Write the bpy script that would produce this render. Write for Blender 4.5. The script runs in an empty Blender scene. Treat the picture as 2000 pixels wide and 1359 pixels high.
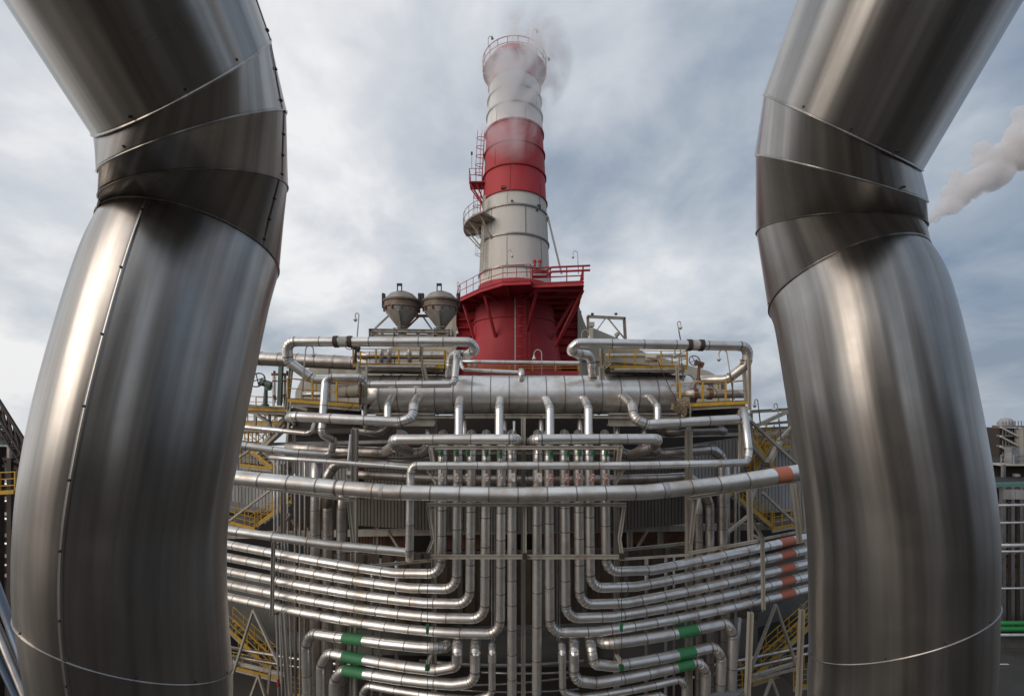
import bpy, math, random
from mathutils import Vector, Matrix
random.seed(7)
sc = bpy.context.scene
COL = sc.collection
R = math.radians
PI = math.pi
F = 850.0          # focal length in photo pixels (photo is 2000 wide)
CX, CY = 1000.0, 800.0   # optical centre in photo pixels (level camera with rising front)
CZ = 24.0          # camera height over the ground
CURV = 0.70        # the rack front is bowed in plan

# ---------------------------------------------------------------- camera
cam_d = bpy.data.cameras.new('camera')
cam = bpy.data.objects.new('camera', cam_d); COL.objects.link(cam)
cam.location = (0, 0, CZ); cam.rotation_euler = (R(90), 0, 0)
cam_d.sensor_fit = 'HORIZONTAL'; cam_d.sensor_width = 36.0
cam_d.lens = 36.0 * F / 2000.0
cam_d.shift_x = 0.0
cam_d.shift_y = (CY - 679.5) / 2000.0
cam_d.clip_start = 0.05; cam_d.clip_end = 6000
sc.camera = cam
# ---------------------------------------------------------------- world: grey cloud deck over a Nishita sky
SUN_EL, SUN_AZ = R(24), R(-128)      # azimuth clockwise from +Y; behind and to the left of the camera
w = bpy.data.worlds.new('World'); sc.world = w; w.use_nodes = True
nt = w.node_tree; nt.nodes.clear(); N = nt.nodes; L = nt.links
def wn(t, **k):
    n = N.new(t)
    for a, b in k.items(): setattr(n, a, b)
    return n
def wmath(op, a, b=None, c=None):
    n = wn('ShaderNodeMath', operation=op)
    for i, v in enumerate((a, b, c)):
        if v is None: continue
        if isinstance(v, (int, float)): n.inputs[i].default_value = v
        else: L.new(v, n.inputs[i])
    return n.outputs[0]
out = wn('ShaderNodeOutputWorld'); bg = wn('ShaderNodeBackground'); L.new(bg.outputs[0], out.inputs[0])
sky = wn('ShaderNodeTexSky', sky_type='NISHITA', sun_disc=False)
sky.sun_elevation = SUN_EL; sky.sun_rotation = SUN_AZ; sky.air_density = 1.6; sky.dust_density = 2.0
tc = wn('ShaderNodeTexCoord'); sep = wn('ShaderNodeSeparateXYZ'); L.new(tc.outputs['Generated'], sep.inputs[0])
zz = wmath('ADD', wmath('MAXIMUM', sep.outputs[2], 0.0), 0.42)
cmb = wn('ShaderNodeCombineXYZ')
L.new(wmath('DIVIDE', sep.outputs[0], zz), cmb.inputs[0]); L.new(wmath('DIVIDE', sep.outputs[1], zz), cmb.inputs[1])
cmb.inputs[2].default_value = 3.1
def noise(vec, sca, det, rough, dist=0.0):
    n = wn('ShaderNodeTexNoise'); L.new(vec, n.inputs['Vector'])
    n.inputs['Scale'].default_value = sca; n.inputs['Detail'].default_value = det
    n.inputs['Roughness'].default_value = rough; n.inputs['Distortion'].default_value = dist
    return n.outputs['Fac']
n1 = noise(cmb.outputs[0], 1.25, 6, 0.50, 0.25)
n2 = noise(cmb.outputs[0], 4.2, 8, 0.55, 0.3)
den = wmath('ADD', wmath('MULTIPLY', n1, 0.68), wmath('MULTIPLY', n2, 0.32))
den = wmath('ADD', den, wmath('MULTIPLY', sep.outputs[0], -0.15))         # clearer and bluer away from the sun side
cr = wn('ShaderNodeValToRGB'); L.new(den, cr.inputs[0])
e = cr.color_ramp.elements
e[0].position = 0.28; e[0].color = (0.165, 0.225, 0.33, 1)
e[1].position = 0.66; e[1].color = (0.84, 0.84, 0.85, 1)
x = e.new(0.41); x.color = (0.315, 0.37, 0.45, 1)
x = e.new(0.505); x.color = (0.49, 0.53, 0.59, 1)
x = e.new(0.58); x.color = (0.635, 0.66, 0.70, 1)
gl = wn('ShaderNodeMix', data_type='RGBA', blend_type='MIX')                 # pale band of cloud towards the horizon
hz = wmath('POWER', wmath('SUBTRACT', 1.0, wmath('MAXIMUM', sep.outputs[2], 0.0)), 7.0)
L.new(wmath('MULTIPLY', hz, 0.16), gl.inputs[0]); L.new(cr.outputs[0], gl.inputs[6]); gl.inputs[7].default_value = (0.58, 0.63, 0.68, 1)
sc10 = wn('ShaderNodeVectorMath', operation='SCALE'); L.new(gl.outputs[2], sc10.inputs[0]); sc10.inputs['Scale'].default_value = 10.1
mx = wn('ShaderNodeMix', data_type='RGBA'); mx.inputs[0].default_value = 0.93
L.new(sky.outputs[0], mx.inputs[6]); L.new(sc10.outputs[0], mx.inputs[7])
L.new(mx.outputs[2], bg.inputs[0]); bg.inputs[1].default_value = 0.1
# ---------------------------------------------------------------- sun (veiled by cloud)
sd = bpy.data.lights.new('sun', 'SUN'); sd.energy = 0.95; sd.angle = R(38); sd.color = (1.0, 0.86, 0.74)
so = bpy.data.objects.new('sun', sd); COL.objects.link(so)
dirv = Vector((math.sin(SUN_AZ) * math.cos(SUN_EL), math.cos(SUN_AZ) * math.cos(SUN_EL), math.sin(SUN_EL)))
so.rotation_euler = dirv.to_track_quat('Z', 'Y').to_euler(); so.location = (-20, -20, 60)
sc.view_settings.view_transform = 'Standard'; sc.view_settings.look = 'None'
sc.view_settings.gamma = 1.0; sc.view_settings.use_curve_mapping = False
sc.view_settings.exposure = 0.12
try:
    sc.cycles.max_bounces = 6; sc.cycles.glossy_bounces = 4; sc.cycles.diffuse_bounces = 2; sc.cycles.volume_bounces = 6
    sc.cycles.use_denoising = True
except Exception: pass

# ---------------------------------------------------------------- coordinates
def P(px, py, D, curv=True):
    u = (px - 1020.0) / 1000.0
    Y = D * (1 + (CURV * u * u if curv else 0))
    return Vector(((px - CX) / F * Y, Y, CZ + (CY - py) / F * Y))
def M(px, px_w, D, curv=True):      # metres for px_w photo pixels at this place
    return px_w / F * P(px, 800, D, curv).y

# ---------------------------------------------------------------- materials
MATS = {}
def mat(name, base, rough=0.6, metal=0.0, dirt=None, amt=0.5, dsc=1.5, bump=0.0, bsc=8.0, streak=False, lo=0.45, hi=0.7, var=0.0, rv=0.15, emis=0):
    m = bpy.data.materials.new(name); m.use_nodes = True
    t = m.node_tree; n = t.nodes; l = t.links; b = n['Principled BSDF']
    b.inputs['Base Color'].default_value = (*base, 1); b.inputs['Roughness'].default_value = rough; b.inputs['Metallic'].default_value = metal
    tc = n.new('ShaderNodeTexCoord'); mp = n.new('ShaderNodeMapping'); l.new(tc.outputs['Object'], mp.inputs[0])
    if streak: mp.inputs['Scale'].default_value = (1, 1, 0.22)
    col = None
    def mixc(fac, a, c, bt='MIX'):
        k = n.new('ShaderNodeMix'); k.data_type = 'RGBA'; k.blend_type = bt
        if isinstance(fac, float): k.inputs[0].default_value = fac
        else: l.new(fac, k.inputs[0])
        for i, v in ((6, a), (7, c)):
            if isinstance(v, tuple): k.inputs[i].default_value = (*v, 1)
            else: l.new(v, k.inputs[i])
        return k.outputs[2]
    col = base
    if var > 0:
        oi = n.new('ShaderNodeObjectInfo')
        dk = tuple(c * (1 - var) for c in base); lt = tuple(min(1, c * (1 + var)) for c in base)
        col = mixc(oi.outputs['Random'], dk, lt)
    if dirt:
        nz = n.new('ShaderNodeTexNoise'); l.new(mp.outputs[0], nz.inputs['Vector']); nz.inputs['Scale'].default_value = dsc
        nz.inputs['Detail'].default_value = 8; nz.inputs['Roughness'].default_value = 0.65
        r = n.new('ShaderNodeMapRange'); l.new(nz.outputs['Fac'], r.inputs[0]); r.inputs[1].default_value = lo; r.inputs[2].default_value = hi; r.inputs[4].default_value = amt
        col = mixc(r.outputs[0], col, dirt)
        r2 = n.new('ShaderNodeMapRange'); l.new(nz.outputs['Fac'], r2.inputs[0]); r2.inputs[1].default_value = 0.3; r2.inputs[2].default_value = 0.75
        r2.inputs[3].default_value = max(0.03, rough - rv * 0.5); r2.inputs[4].default_value = min(1, rough + rv); l.new(r2.outputs[0], b.inputs['Roughness'])
    if not isinstance(col, tuple): l.new(col, b.inputs['Base Color'])
    if bump > 0:
        nb = n.new('ShaderNodeTexNoise'); l.new(tc.outputs['Object'], nb.inputs['Vector']); nb.inputs['Scale'].default_value = bsc; nb.inputs['Detail'].default_value = 1.0 if metal > .8 else 3
        bp = n.new('ShaderNodeBump'); l.new(nb.outputs['Fac'], bp.inputs['Height']); bp.inputs['Strength'].default_value = 1.0; bp.inputs['Distance'].default_value = bump
        l.new(bp.outputs[0], b.inputs['Normal'])
    MATS[name] = m
    return m
RUST = (0.16, 0.065, 0.03); BROWN = (0.20, 0.13, 0.085)
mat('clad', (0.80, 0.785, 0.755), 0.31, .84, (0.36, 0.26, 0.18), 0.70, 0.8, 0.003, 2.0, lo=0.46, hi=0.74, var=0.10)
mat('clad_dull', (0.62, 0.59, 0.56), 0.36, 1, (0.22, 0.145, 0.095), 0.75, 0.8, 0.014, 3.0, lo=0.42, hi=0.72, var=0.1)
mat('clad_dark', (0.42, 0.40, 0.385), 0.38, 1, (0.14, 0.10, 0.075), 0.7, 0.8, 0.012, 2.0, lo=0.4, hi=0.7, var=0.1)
mat('strap', (0.30, 0.28, 0.27), 0.45, 0.9, RUST, 0.4, 2.0)
mat('galv', (0.50, 0.50, 0.49), 0.5, 0.7, BROWN, 0.4, 2.0)
mat('beige', (0.40, 0.375, 0.32), 0.6, 0, (0.19, 0.12, 0.075), 0.85, 1.3, 0.003, 20, streak=True, lo=0.48, hi=0.72, var=0.10)
mat('casing', (0.47, 0.44, 0.375), 0.65, 0, (0.24, 0.21, 0.17), 0.6, 0.35, 0.01, 2, streak=True, var=0.05)
mat('white_stack', (0.76, 0.77, 0.76), 0.6, 0, (0.42, 0.36, 0.31), 0.45, 0.35, 0.004, 5, streak=True, var=0.04)
mat('beige_stack', (0.62, 0.60, 0.54), 0.6, 0, (0.32, 0.27, 0.21), 0.5, 0.3, 0.004, 5, streak=True, var=0.03)
mat('red', (0.43, 0.024, 0.035), 0.62, 0, (0.22, 0.03, 0.035), 0.8, 0.35, 0.004, 6, streak=True, lo=0.42, hi=0.70, var=0.08)
mat('red_bright', (0.44, 0.026, 0.032), 0.6, 0, (0.36, 0.10, 0.10), 0.65, 0.3, 0.004, 6, streak=True, var=0.05)
mat('yellow', (0.56, 0.33, 0.03), 0.55, 0, (0.20, 0.11, 0.04), 0.7, 2.5, lo=0.5, hi=0.7, var=0.1)
mat('grating', (0.11, 0.10, 0.09), 0.7, 0.4, RUST, 0.4, 3)
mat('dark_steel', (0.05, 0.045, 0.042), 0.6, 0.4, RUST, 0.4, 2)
mat('rust', (0.20, 0.10, 0.065), 0.75, 0.2, (0.09, 0.05, 0.035), 0.8, 1.6, 0.01, 8)
mat('hopper', (0.36, 0.345, 0.315), 0.6, 0.2, (0.22, 0.15, 0.11), 0.7, 1.1, 0.004, 8, streak=True, lo=0.42, hi=0.62)
mat('hopper_rim', (0.24, 0.19, 0.155), 0.7, 0.2, (0.15, 0.085, 0.055), 0.8, 1.2, 0.004, 8, lo=0.42, hi=0.6)
mat('siding', (0.36, 0.36, 0.355), 0.6, 0.1, (0.18, 0.16, 0.14), 0.7, 0.7, streak=True, lo=0.42, hi=0.68)
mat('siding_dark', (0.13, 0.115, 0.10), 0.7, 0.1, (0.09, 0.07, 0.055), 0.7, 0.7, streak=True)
mat('brown_wall', (0.10, 0.072, 0.05), 0.8, 0, (0.06, 0.045, 0.035), 0.8, 0.6, 0.01, 3)
mat('concrete', (0.12, 0.113, 0.104), 0.85, 0, (0.06, 0.08, 0.07), 0.7, 0.8, 0.01, 6)
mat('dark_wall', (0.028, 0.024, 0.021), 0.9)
mat('green_band', (0.035, 0.20, 0.075), 0.55, 0, (0.07, 0.16, 0.09), 0.5, 3)
mat('orange_band', (0.40, 0.125, 0.075), 0.6, 0, (0.36, 0.17, 0.11), 0.6, 3)
mat('red_mark', (0.36, 0.03, 0.03), 0.6)
mat('green_box', (0.02, 0.15, 0.065), 0.5, 0, (0.03, 0.06, 0.04), 0.6, 6)
mat('valve_green', (0.10, 0.15, 0.115), 0.55, 0.1, (0.12, 0.08, 0.05), 0.6, 5)
mat('plate_white', (0.60, 0.58, 0.53), 0.6, 0, (0.30, 0.10, 0.06), 0.7, 7, lo=0.5, hi=0.6)
mat('plate_red', (0.34, 0.09, 0.06), 0.6, 0, (0.55, 0.5, 0.45), 0.8, 8, lo=0.5, hi=0.58)
mat('wrap', (0.48, 0.46, 0.42), 0.9, 0, (0.25, 0.22, 0.19), 0.7, 9, 0.03, 14)
mat('wrap_dark', (0.045, 0.028, 0.026), 0.7, 0, (0.12, 0.08, 0.07), 0.5, 6, 0.01, 10)
mat('straw', (0.30, 0.235, 0.16), 0.95, 0, (0.10, 0.07, 0.045), 0.9, 12, 0.05, 16, lo=0.42, hi=0.58)
mat('lamp_white', (0.7, 0.7, 0.68), 0.4)
mat('asphalt', (0.05, 0.048, 0.045), 0.9, 0, (0.085, 0.08, 0.07), 0.7, 0.3, 0.01, 10)
mat('ground', (0.085, 0.072, 0.056), 0.95, 0, (0.09, 0.075, 0.06), 0.8, 0.12, 0.02, 4)
mat('paint_line', (0.6, 0.6, 0.56), 0.7)
mat('green_pipe', (0.02, 0.24, 0.06), 0.4)
mat('blue_pipe', (0.09, 0.12, 0.17), 0.4, 0.6, BROWN, 0.4, 2)
mat('teal', (0.10, 0.22, 0.20), 0.6, 0.1)
mat('brick_red', (0.10, 0.05, 0.035), 0.8)
_m = bpy.data.materials.new('plume'); _m.use_nodes = True; _m.node_tree.nodes.clear()
_o = _m.node_tree.nodes.new('ShaderNodeOutputMaterial'); _v = _m.node_tree.nodes.new('ShaderNodeVolumePrincipled')
_v.inputs['Color'].default_value = (.992, .978, .975, 1); _v.inputs['Density'].default_value = .5; _v.inputs['Anisotropy'].default_value = .3
_m.node_tree.links.new(_v.outputs[0], _o.inputs['Volume']); MATS['plume'] = _m
# big cladding: brushed along the girth, long soft buckles along the axis
def big_clad(name):
    m = mat(name, (0.47, 0.45, 0.425), 0.31, 1, (0.34, 0.295, 0.26), 0.6, 0.9, lo=0.42, hi=0.75, rv=0.12)
    t = m.node_tree; n = t.nodes; l = t.links; b = n['Principled BSDF']
    uv = n.new('ShaderNodeUVMap'); uv.uv_map = 'UVMap'
    hs = []
    for scl, s, det, d in (((7, 0.16, 1), 1.0, 2, 0.034), ((24, 0.12, 1), 1.0, 2, 0.0045), ((3, 0.9, 1), 1.0, 2, 0.022)):
        mp = n.new('ShaderNodeMapping'); l.new(uv.outputs[0], mp.inputs[0]); mp.inputs['Scale'].default_value = scl
        z = n.new('ShaderNodeTexNoise'); l.new(mp.outputs[0], z.inputs['Vector']); z.inputs['Scale'].default_value = s; z.inputs['Detail'].default_value = det
        k = n.new('ShaderNodeMath'); k.operation = 'MULTIPLY'; l.new(z.outputs['Fac'], k.inputs[0]); k.inputs[1].default_value = d; hs.append(k.outputs[0])
    a = n.new('ShaderNodeMath'); a.operation = 'ADD'; l.new(hs[0], a.inputs[0]); l.new(hs[1], a.inputs[1])
    a2 = n.new('ShaderNodeMath'); a2.operation = 'ADD'; l.new(a.outputs[0], a2.inputs[0]); l.new(hs[2], a2.inputs[1])
    bp = n.new('ShaderNodeBump'); bp.inputs['Distance'].default_value = 1.0; bp.inputs['Strength'].default_value = 1.0
    l.new(a2.outputs[0], bp.inputs['Height']); l.new(bp.outputs[0], b.inputs['Normal'])
    # fine scratches modulate roughness and tint
    mp = n.new('ShaderNodeMapping'); l.new(uv.outputs[0], mp.inputs[0]); mp.inputs['Scale'].default_value = (2.5, 420, 1)
    z = n.new('ShaderNodeTexNoise'); l.new(mp.outputs[0], z.inputs['Vector']); z.inputs['Scale'].default_value = 1; z.inputs['Detail'].default_value = 4
    old = b.inputs['Roughness'].links[0].from_socket
    r = n.new('ShaderNodeMapRange'); l.new(z.outputs['Fac'], r.inputs[0]); r.inputs[1].default_value = 0.35; r.inputs[2].default_value = 0.7; r.inputs[3].default_value = -0.012; r.inputs[4].default_value = 0.018
    a = n.new('ShaderNodeMath'); a.operation = 'ADD'; l.new(old, a.inputs[0]); l.new(r.outputs[0], a.inputs[1]); l.new(a.outputs[0], b.inputs['Roughness'])
    oc = b.inputs['Base Color'].links[0].from_socket
    mp = n.new('ShaderNodeMapping'); l.new(uv.outputs[0], mp.inputs[0]); mp.inputs['Scale'].default_value = (44, 0.35, 1)
    z = n.new('ShaderNodeTexNoise'); l.new(mp.outputs[0], z.inputs['Vector']); z.inputs['Scale'].default_value = 1; z.inputs['Detail'].default_value = 5
    r = n.new('ShaderNodeMapRange'); l.new(z.outputs['Fac'], r.inputs[0]); r.inputs[1].default_value = 0.3; r.inputs[2].default_value = 0.75; r.inputs[3].default_value = 1.12; r.inputs[4].default_value = 0.60
    k = n.new('ShaderNodeVectorMath'); k.operation = 'SCALE'; l.new(oc, k.inputs[0]); l.new(r.outputs[0], k.inputs['Scale']); l.new(k.outputs[0], b.inputs['Base Color'])
    tg = n.new('ShaderNodeTangent'); tg.direction_type = 'UV_MAP'; tg.uv_map = 'UVMap'; l.new(tg.outputs[0], b.inputs['Tangent'])
    b.inputs['Anisotropic'].default_value = 0.6; b.inputs['Anisotropic Rotation'].default_value = 0.25
    return m
big_clad('big_clad')

# ---------------------------------------------------------------- object helpers
WL = {}
def obj(name, verts, faces, m, parent=None, smooth=False, uvs=None, mi=None):
    off = WL.get(parent, Vector((0, 0, 0))) if parent else Vector((0, 0, 0))
    me = bpy.data.meshes.new(name)
    me.from_pydata([tuple(Vector(v) - off) for v in verts], [], faces)
    for k in (m if isinstance(m, (list, tuple)) else [m]): me.materials.append(MATS[k])
    if uvs is not None:
        ul = me.uv_layers.new(name='UVMap')
        for p in me.polygons:
            for li, vi in zip(p.loop_indices, p.vertices): ul.data[li].uv = uvs[p.index][list(p.vertices).index(vi)] if isinstance(uvs, dict) else uvs[vi]
    if smooth: me.polygons.foreach_set('use_smooth', [True] * len(me.polygons))
    if mi: me.polygons.foreach_set('material_index', mi)
    me.update()
    o = bpy.data.objects.new(name, me); COL.objects.link(o)
    if parent: o.parent = parent
    WL[o] = off
    return o
def tag(o, label=None, cat=None, group=None, kind=None):
    if label: o['label'] = label
    if cat: o['category'] = cat
    if group: o['group'] = group
    if kind: o['kind'] = kind
    return o
def thing(name, label, cat, loc, group=None):
    o = bpy.data.objects.new(name, None); COL.objects.link(o); o.location = loc; o.empty_display_size = 0.3
    WL[o] = Vector(loc)
    return tag(o, label, cat, group)

class MB:
    def __init__(s): s.v = []; s.f = []
    def add(s, v, f):
        b = len(s.v); s.v += [Vector(a) for a in v]; s.f += [tuple(b + i for i in q) for q in f]
    def box(s, lo, hi):
        x0, y0, z0 = lo; x1, y1, z1 = hi
        s.add([(x0,y0,z0),(x1,y0,z0),(x1,y1,z0),(x0,y1,z0),(x0,y0,z1),(x1,y0,z1),(x1,y1,z1),(x0,y1,z1)],
              [(0,3,2,1),(4,5,6,7),(0,1,5,4),(1,2,6,5),(2,3,7,6),(3,0,4,7)])
    def bar(s, a, b, w, h=None, up=None):
        h = h or w; a = Vector(a); b = Vector(b); d = (b - a)
        if d.length < 1e-6: return
        d.normalize(); up = Vector(up or (0, 0, 1))
        if abs(d.dot(up)) > 0.95: up = Vector((0, 1, 0))
        sx = d.cross(up).normalized(); sy = sx.cross(d).normalized()
        q = [(-1,-1),(1,-1),(1,1),(-1,1)]
        s.add([p + sx * (i * w / 2) + sy * (j * h / 2) for p in (a, b) for i, j in q],
              [(0,1,2,3),(7,6,5,4),(0,4,5,1),(1,5,6,2),(2,6,7,3),(3,7,4,0)])
    def ibeam(s, a, b, w, h=None, up=None):
        h = h or w; a = Vector(a); b = Vector(b); d = (b - a).normalized(); up = Vector(up or (0, 0, 1))
        if abs(d.dot(up)) > 0.95: up = Vector((1, 0, 0))
        sx = d.cross(up).normalized(); sy = sx.cross(d).normalized()
        t = 0.09 * w; tf = 0.12 * h; W = w / 2; H = h / 2
        pr = [(-W,-H),(W,-H),(W,-H+tf),(t,-H+tf),(t,H-tf),(W,H-tf),(W,H),(-W,H),(-W,H-tf),(-t,H-tf),(-t,-H+tf),(-W,-H+tf)]
        n = 12
        s.add([p + sx * i + sy * j for p in (a, b) for i, j in pr],
              [(k, (k + 1) % n, n + (k + 1) % n, n + k) for k in range(n)] + [tuple(range(n - 1, -1, -1)), tuple(range(n, 2 * n))])
    def tube(s, pts, r, n=8, caps=True):
        pts = [Vector(p) for p in pts]; rr = r if isinstance(r, (list, tuple)) else [r] * len(pts)
        fr = frames(pts); b = len(s.v)
        for (p, t, u, v), q in zip(fr, rr):
            s.v += [p + u * (math.cos(2*PI*k/n) * q) + v * (math.sin(2*PI*k/n) * q) for k in range(n)]
        for i in range(len(pts) - 1):
            for k in range(n):
                s.f.append((b + i*n + k, b + i*n + (k+1) % n, b + (i+1)*n + (k+1) % n, b + (i+1)*n + k))
        if caps:
            s.f.append(tuple(b + k for k in range(n - 1, -1, -1))); s.f.append(tuple(b + (len(pts)-1)*n + k for k in range(n)))
    def lathe(s, c, prof, n=24, a0=0.0, a1=2*PI):
        c = Vector(c); b = len(s.v); full = abs(a1 - a0 - 2*PI) < 1e-6; m = n if full else n + 1
        for r, z in prof:
            s.v += [c + Vector((math.cos(a0 + (a1-a0)*k/n) * r, math.sin(a0 + (a1-a0)*k/n) * r, z)) for k in range(m)]
        for i in range(len(prof) - 1):
            for k in range(n):
                k2 = (k + 1) % m
                s.f.append((b + i*m + k, b + i*m + k2, b + (i+1)*m + k2, b + (i+1)*m + k))
    def build(s, name, m, parent=None, smooth=False): return obj(name, s.v, s.f, m, parent, smooth)

def frames(pts):
    out = []; n = len(pts); u = None
    for i in range(n):
        if i == 0: t = (pts[1] - pts[0])
        elif i == n - 1: t = (pts[-1] - pts[-2])
        else: t = (pts[i+1] - pts[i]).normalized() + (pts[i] - pts[i-1]).normalized()
        t = t.normalized()
        if u is None:
            ref = Vector((0, 1, 0)) if abs(t.y) < 0.8 else Vector((0, 0, 1))
            u = (ref - t * ref.dot(t)).normalized()
        else: u = (u - t * u.dot(t)).normalized()
        out.append((pts[i], t, u, t.cross(u)))
    return out

def sweep(name, fr, radii, lens, m, parent, n=16, split=False, mi=None, capa=False, capb=False, splits=()):
    """fr: list of frames; rings at each; split: every span has its own rings so that gores stay faceted"""
    V = []; Fc = []; UV = []; MI = []
    def ring(f, r, l):
        p, t, u, v = f[:4]; pn = f[4] if len(f) > 4 else None; b = len(V)
        for k in range(n + 1):
            a = 2*PI*k/n; c = u * (math.cos(a)*r) + v * (math.sin(a)*r)
            if pn is not None: c = c - t * (c.dot(pn) / t.dot(pn))
            V.append(p + c); UV.append((k / n, l))
        return b
    prev = None
    for i in range(len(fr)):
        b = ring(fr[i], radii[i], lens[i])
        if prev is not None:
            for k in range(n): Fc.append((prev + k, prev + k + 1, b + k + 1, b + k)); MI.append(mi[i-1] if mi else 0)
        if i == 0 and capa: Fc.append(tuple(b + k for k in range(n - 1, -1, -1))); MI.append(0)
        if i == len(fr) - 1 and capb: Fc.append(tuple(b + k for k in range(n))); MI.append(0)
        zero = (i + 1 < len(fr) and (fr[i+1][0] - fr[i][0]).length < 1e-5) or (i > 0 and (fr[i][0] - fr[i-1][0]).length < 1e-5)
        if (split or zero or i in splits) and i < len(fr) - 1: b = ring(fr[i], radii[i], lens[i])
        prev = b
    return obj(name, V, Fc, m, parent, True, UV, MI)

def route(ctrl, bend, curv, minang=13.0):
    """ctrl: [(px,py,D)] -> [('straight'|'elbow', [points])]"""
    W = [P(a, b, c, curv) for a, b, c in ctrl]
    # soft intermediate points keep the height level while the plan is bowed
    pts = []; soft = []
    for i in range(len(ctrl)):
        pts.append(W[i]); soft.append(False)
        if i < len(ctrl) - 1 and curv:
            n = int(abs(ctrl[i+1][0] - ctrl[i][0]) / 45)
            for k in range(1, n):
                f = k / n; px = ctrl[i][0] * (1-f) + ctrl[i+1][0] * f; D = ctrl[i][2] * (1-f) + ctrl[i+1][2] * f
                q = P(px, 800, D, True); q.z = W[i].z * (1-f) + W[i+1].z * f
                pts.append(q); soft.append(True)
    segs = []; cur = [pts[0]]
    for i in range(1, len(pts) - 1):
        a = pts[i] - pts[i-1]; b = pts[i+1] - pts[i]
        ang = a.angle(b, 0.0)
        if soft[i] or ang < R(minang): cur.append(pts[i]); continue
        rb = bend; tl = rb * math.tan(ang / 2)
        la = (pts[i] - cur[-1]).length * (0.48 if not soft[i-1] and i > 1 else 0.92); lb = b.length * (0.48 if not soft[min(i+1, len(pts)-1)] and i + 1 < len(pts) - 1 else 0.92)
        tl = min(tl, la, lb); rb = tl / math.tan(ang / 2)
        p0 = pts[i] - a.normalized() * tl; p1 = pts[i] + b.normalized() * tl
        nrm = a.cross(b).normalized(); c = p0 + nrm.cross(a.normalized()) * rb
        g = max(2, int(round(math.degrees(ang) / 17))); v0 = p0 - c
        arc = [c + Matrix.Rotation(ang * k / g, 3, nrm) @ v0 for k in range(g + 1)]
        cur.append(p0); segs.append(('straight', cur)); segs.append(('elbow', arc)); cur = [p1]
    cur.append(pts[-1]); segs.append(('straight', cur))
    return segs

PIPES = []
def pipe(label, ctrl, w, D=20.0, m='clad', bend=1.25, curv=True, sec=1.35, group=None, bands=(), wat=None, n=18, seam=True, name='process_pipe', cat='pipe', cap=True):
    ctrl = [(c[0], c[1], c[2] if len(c) > 2 else D) for c in ctrl]
    mid = ctrl[len(ctrl) // 2]
    r = M(wat if wat is not None else mid[0], w, mid[2], curv) / 2
    segs = route(ctrl, bend * 2 * r, curv)
    base = segs[-1][1][-1] if segs[-1][1][-1].z < segs[0][1][0].z else segs[0][1][0]
    T = thing(name, label, cat, base, group)
    allp = []
    for kd, pts in segs:
        for p in pts:
            if not allp or (p - allp[-1]).length > 1e-4: allp.append(p)
    fr = frames(allp)
    idx = {}
    for f in fr: idx[(round(f[0].x, 4), round(f[0].y, 4), round(f[0].z, 4))] = f
    ln = 0.0; bw = min(0.05, r * 0.22)
    nseg = len(segs)
    for si, (kd, pts) in enumerate(segs):
        fs = []
        for p in pts:
            k = (round(p.x, 4), round(p.y, 4), round(p.z, 4))
            f = idx.get(k) or min(fr, key=lambda q: (q[0] - p).length)
            if not fs or (f[0] - fs[-1][0]).length > 1e-4: fs.append(f)
        if len(fs) < 2: continue
        if kd == 'elbow':
            F2 = []; RR = []; LL = []; MI = []
            for i in range(len(fs) - 1):
                a, b = fs[i], fs[i+1]; dl = (b[0] - a[0]).length; k = min(0.25, bw * 0.6 / dl)
                q = (a[0].lerp(b[0], k), a[1], a[2], a[3])
                F2 += [a, q, q, b] if seam else [a, b]
                if seam: RR += [r*1.035, r*1.035, r, r*0.997]; LL += [ln, ln + dl*k, ln + dl*k, ln + dl]; MI += [1, 0, 0, 0]
                else: RR += [r, r]; LL += [ln, ln + dl]; MI += [0, 0]
                ln += dl
            sweep('elbow', F2, RR, LL, [m, 'strap'], T, n, True, MI[:len(F2)-1])
            continue
        tot = sum((fs[i+1][0] - fs[i][0]).length for i in range(len(fs) - 1))
        if tot < 0.02: continue
        ns = max(1, int(round(tot / (sec * random.uniform(0.85, 1.15))))); sl = tot / ns
        # walk
        cum = [0.0]
        for i in range(len(fs) - 1): cum.append(cum[-1] + (fs[i+1][0] - fs[i][0]).length)
        def at(s):
            s = max(0, min(tot, s))
            for i in range(len(fs) - 1):
                if s <= cum[i+1] + 1e-9:
                    f = (s - cum[i]) / max(1e-9, cum[i+1] - cum[i]); a, b = fs[i], fs[i+1]
                    return (a[0].lerp(b[0], f), a[1].lerp(b[1], f), a[2].lerp(b[2], f), a[3].lerp(b[3], f))
            return fs[-1]
        for k in range(ns):
            s0, s1 = k * sl, (k + 1) * sl
            ss = [s0] + [c for c in cum if s0 + 0.01 < c < s1 - bw - 0.01] + [s1]
            F2 = [at(s) for s in ss]; RR = [r] * len(ss); LL = [ln + s for s in ss]; MI = [0] * (len(ss) - 1)
            if seam and sl > bw * 3:
                q = at(s1 - bw)
                F2 = F2[:-1] + [q, q, F2[-1], F2[-1]]; RR = RR[:-1] + [r, r*1.035, r*1.035, r]; LL = LL[:-1] + [ln+s1-bw, ln+s1-bw, ln+s1, ln+s1]; MI = MI[:-1] + [0, 1, 1, 0]
            sweep('cladding_sheet', F2, RR, LL, [m, 'strap'], T, n, False, MI[:len(F2)-1],
                  capa=(cap and si == 0 and k == 0), capb=(cap and si == nseg - 1 and k == ns - 1))
        ln += tot
    rec = {'T': T, 'fr': fr, 'r': r, 'curv': curv}
    for (a, b, bm) in bands: band(rec, a, b, bm, 'colour_band', 1.045)
    PIPES.append(rec)
    return rec
def pxof(p): return CX + F * p.x / p.y
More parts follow.
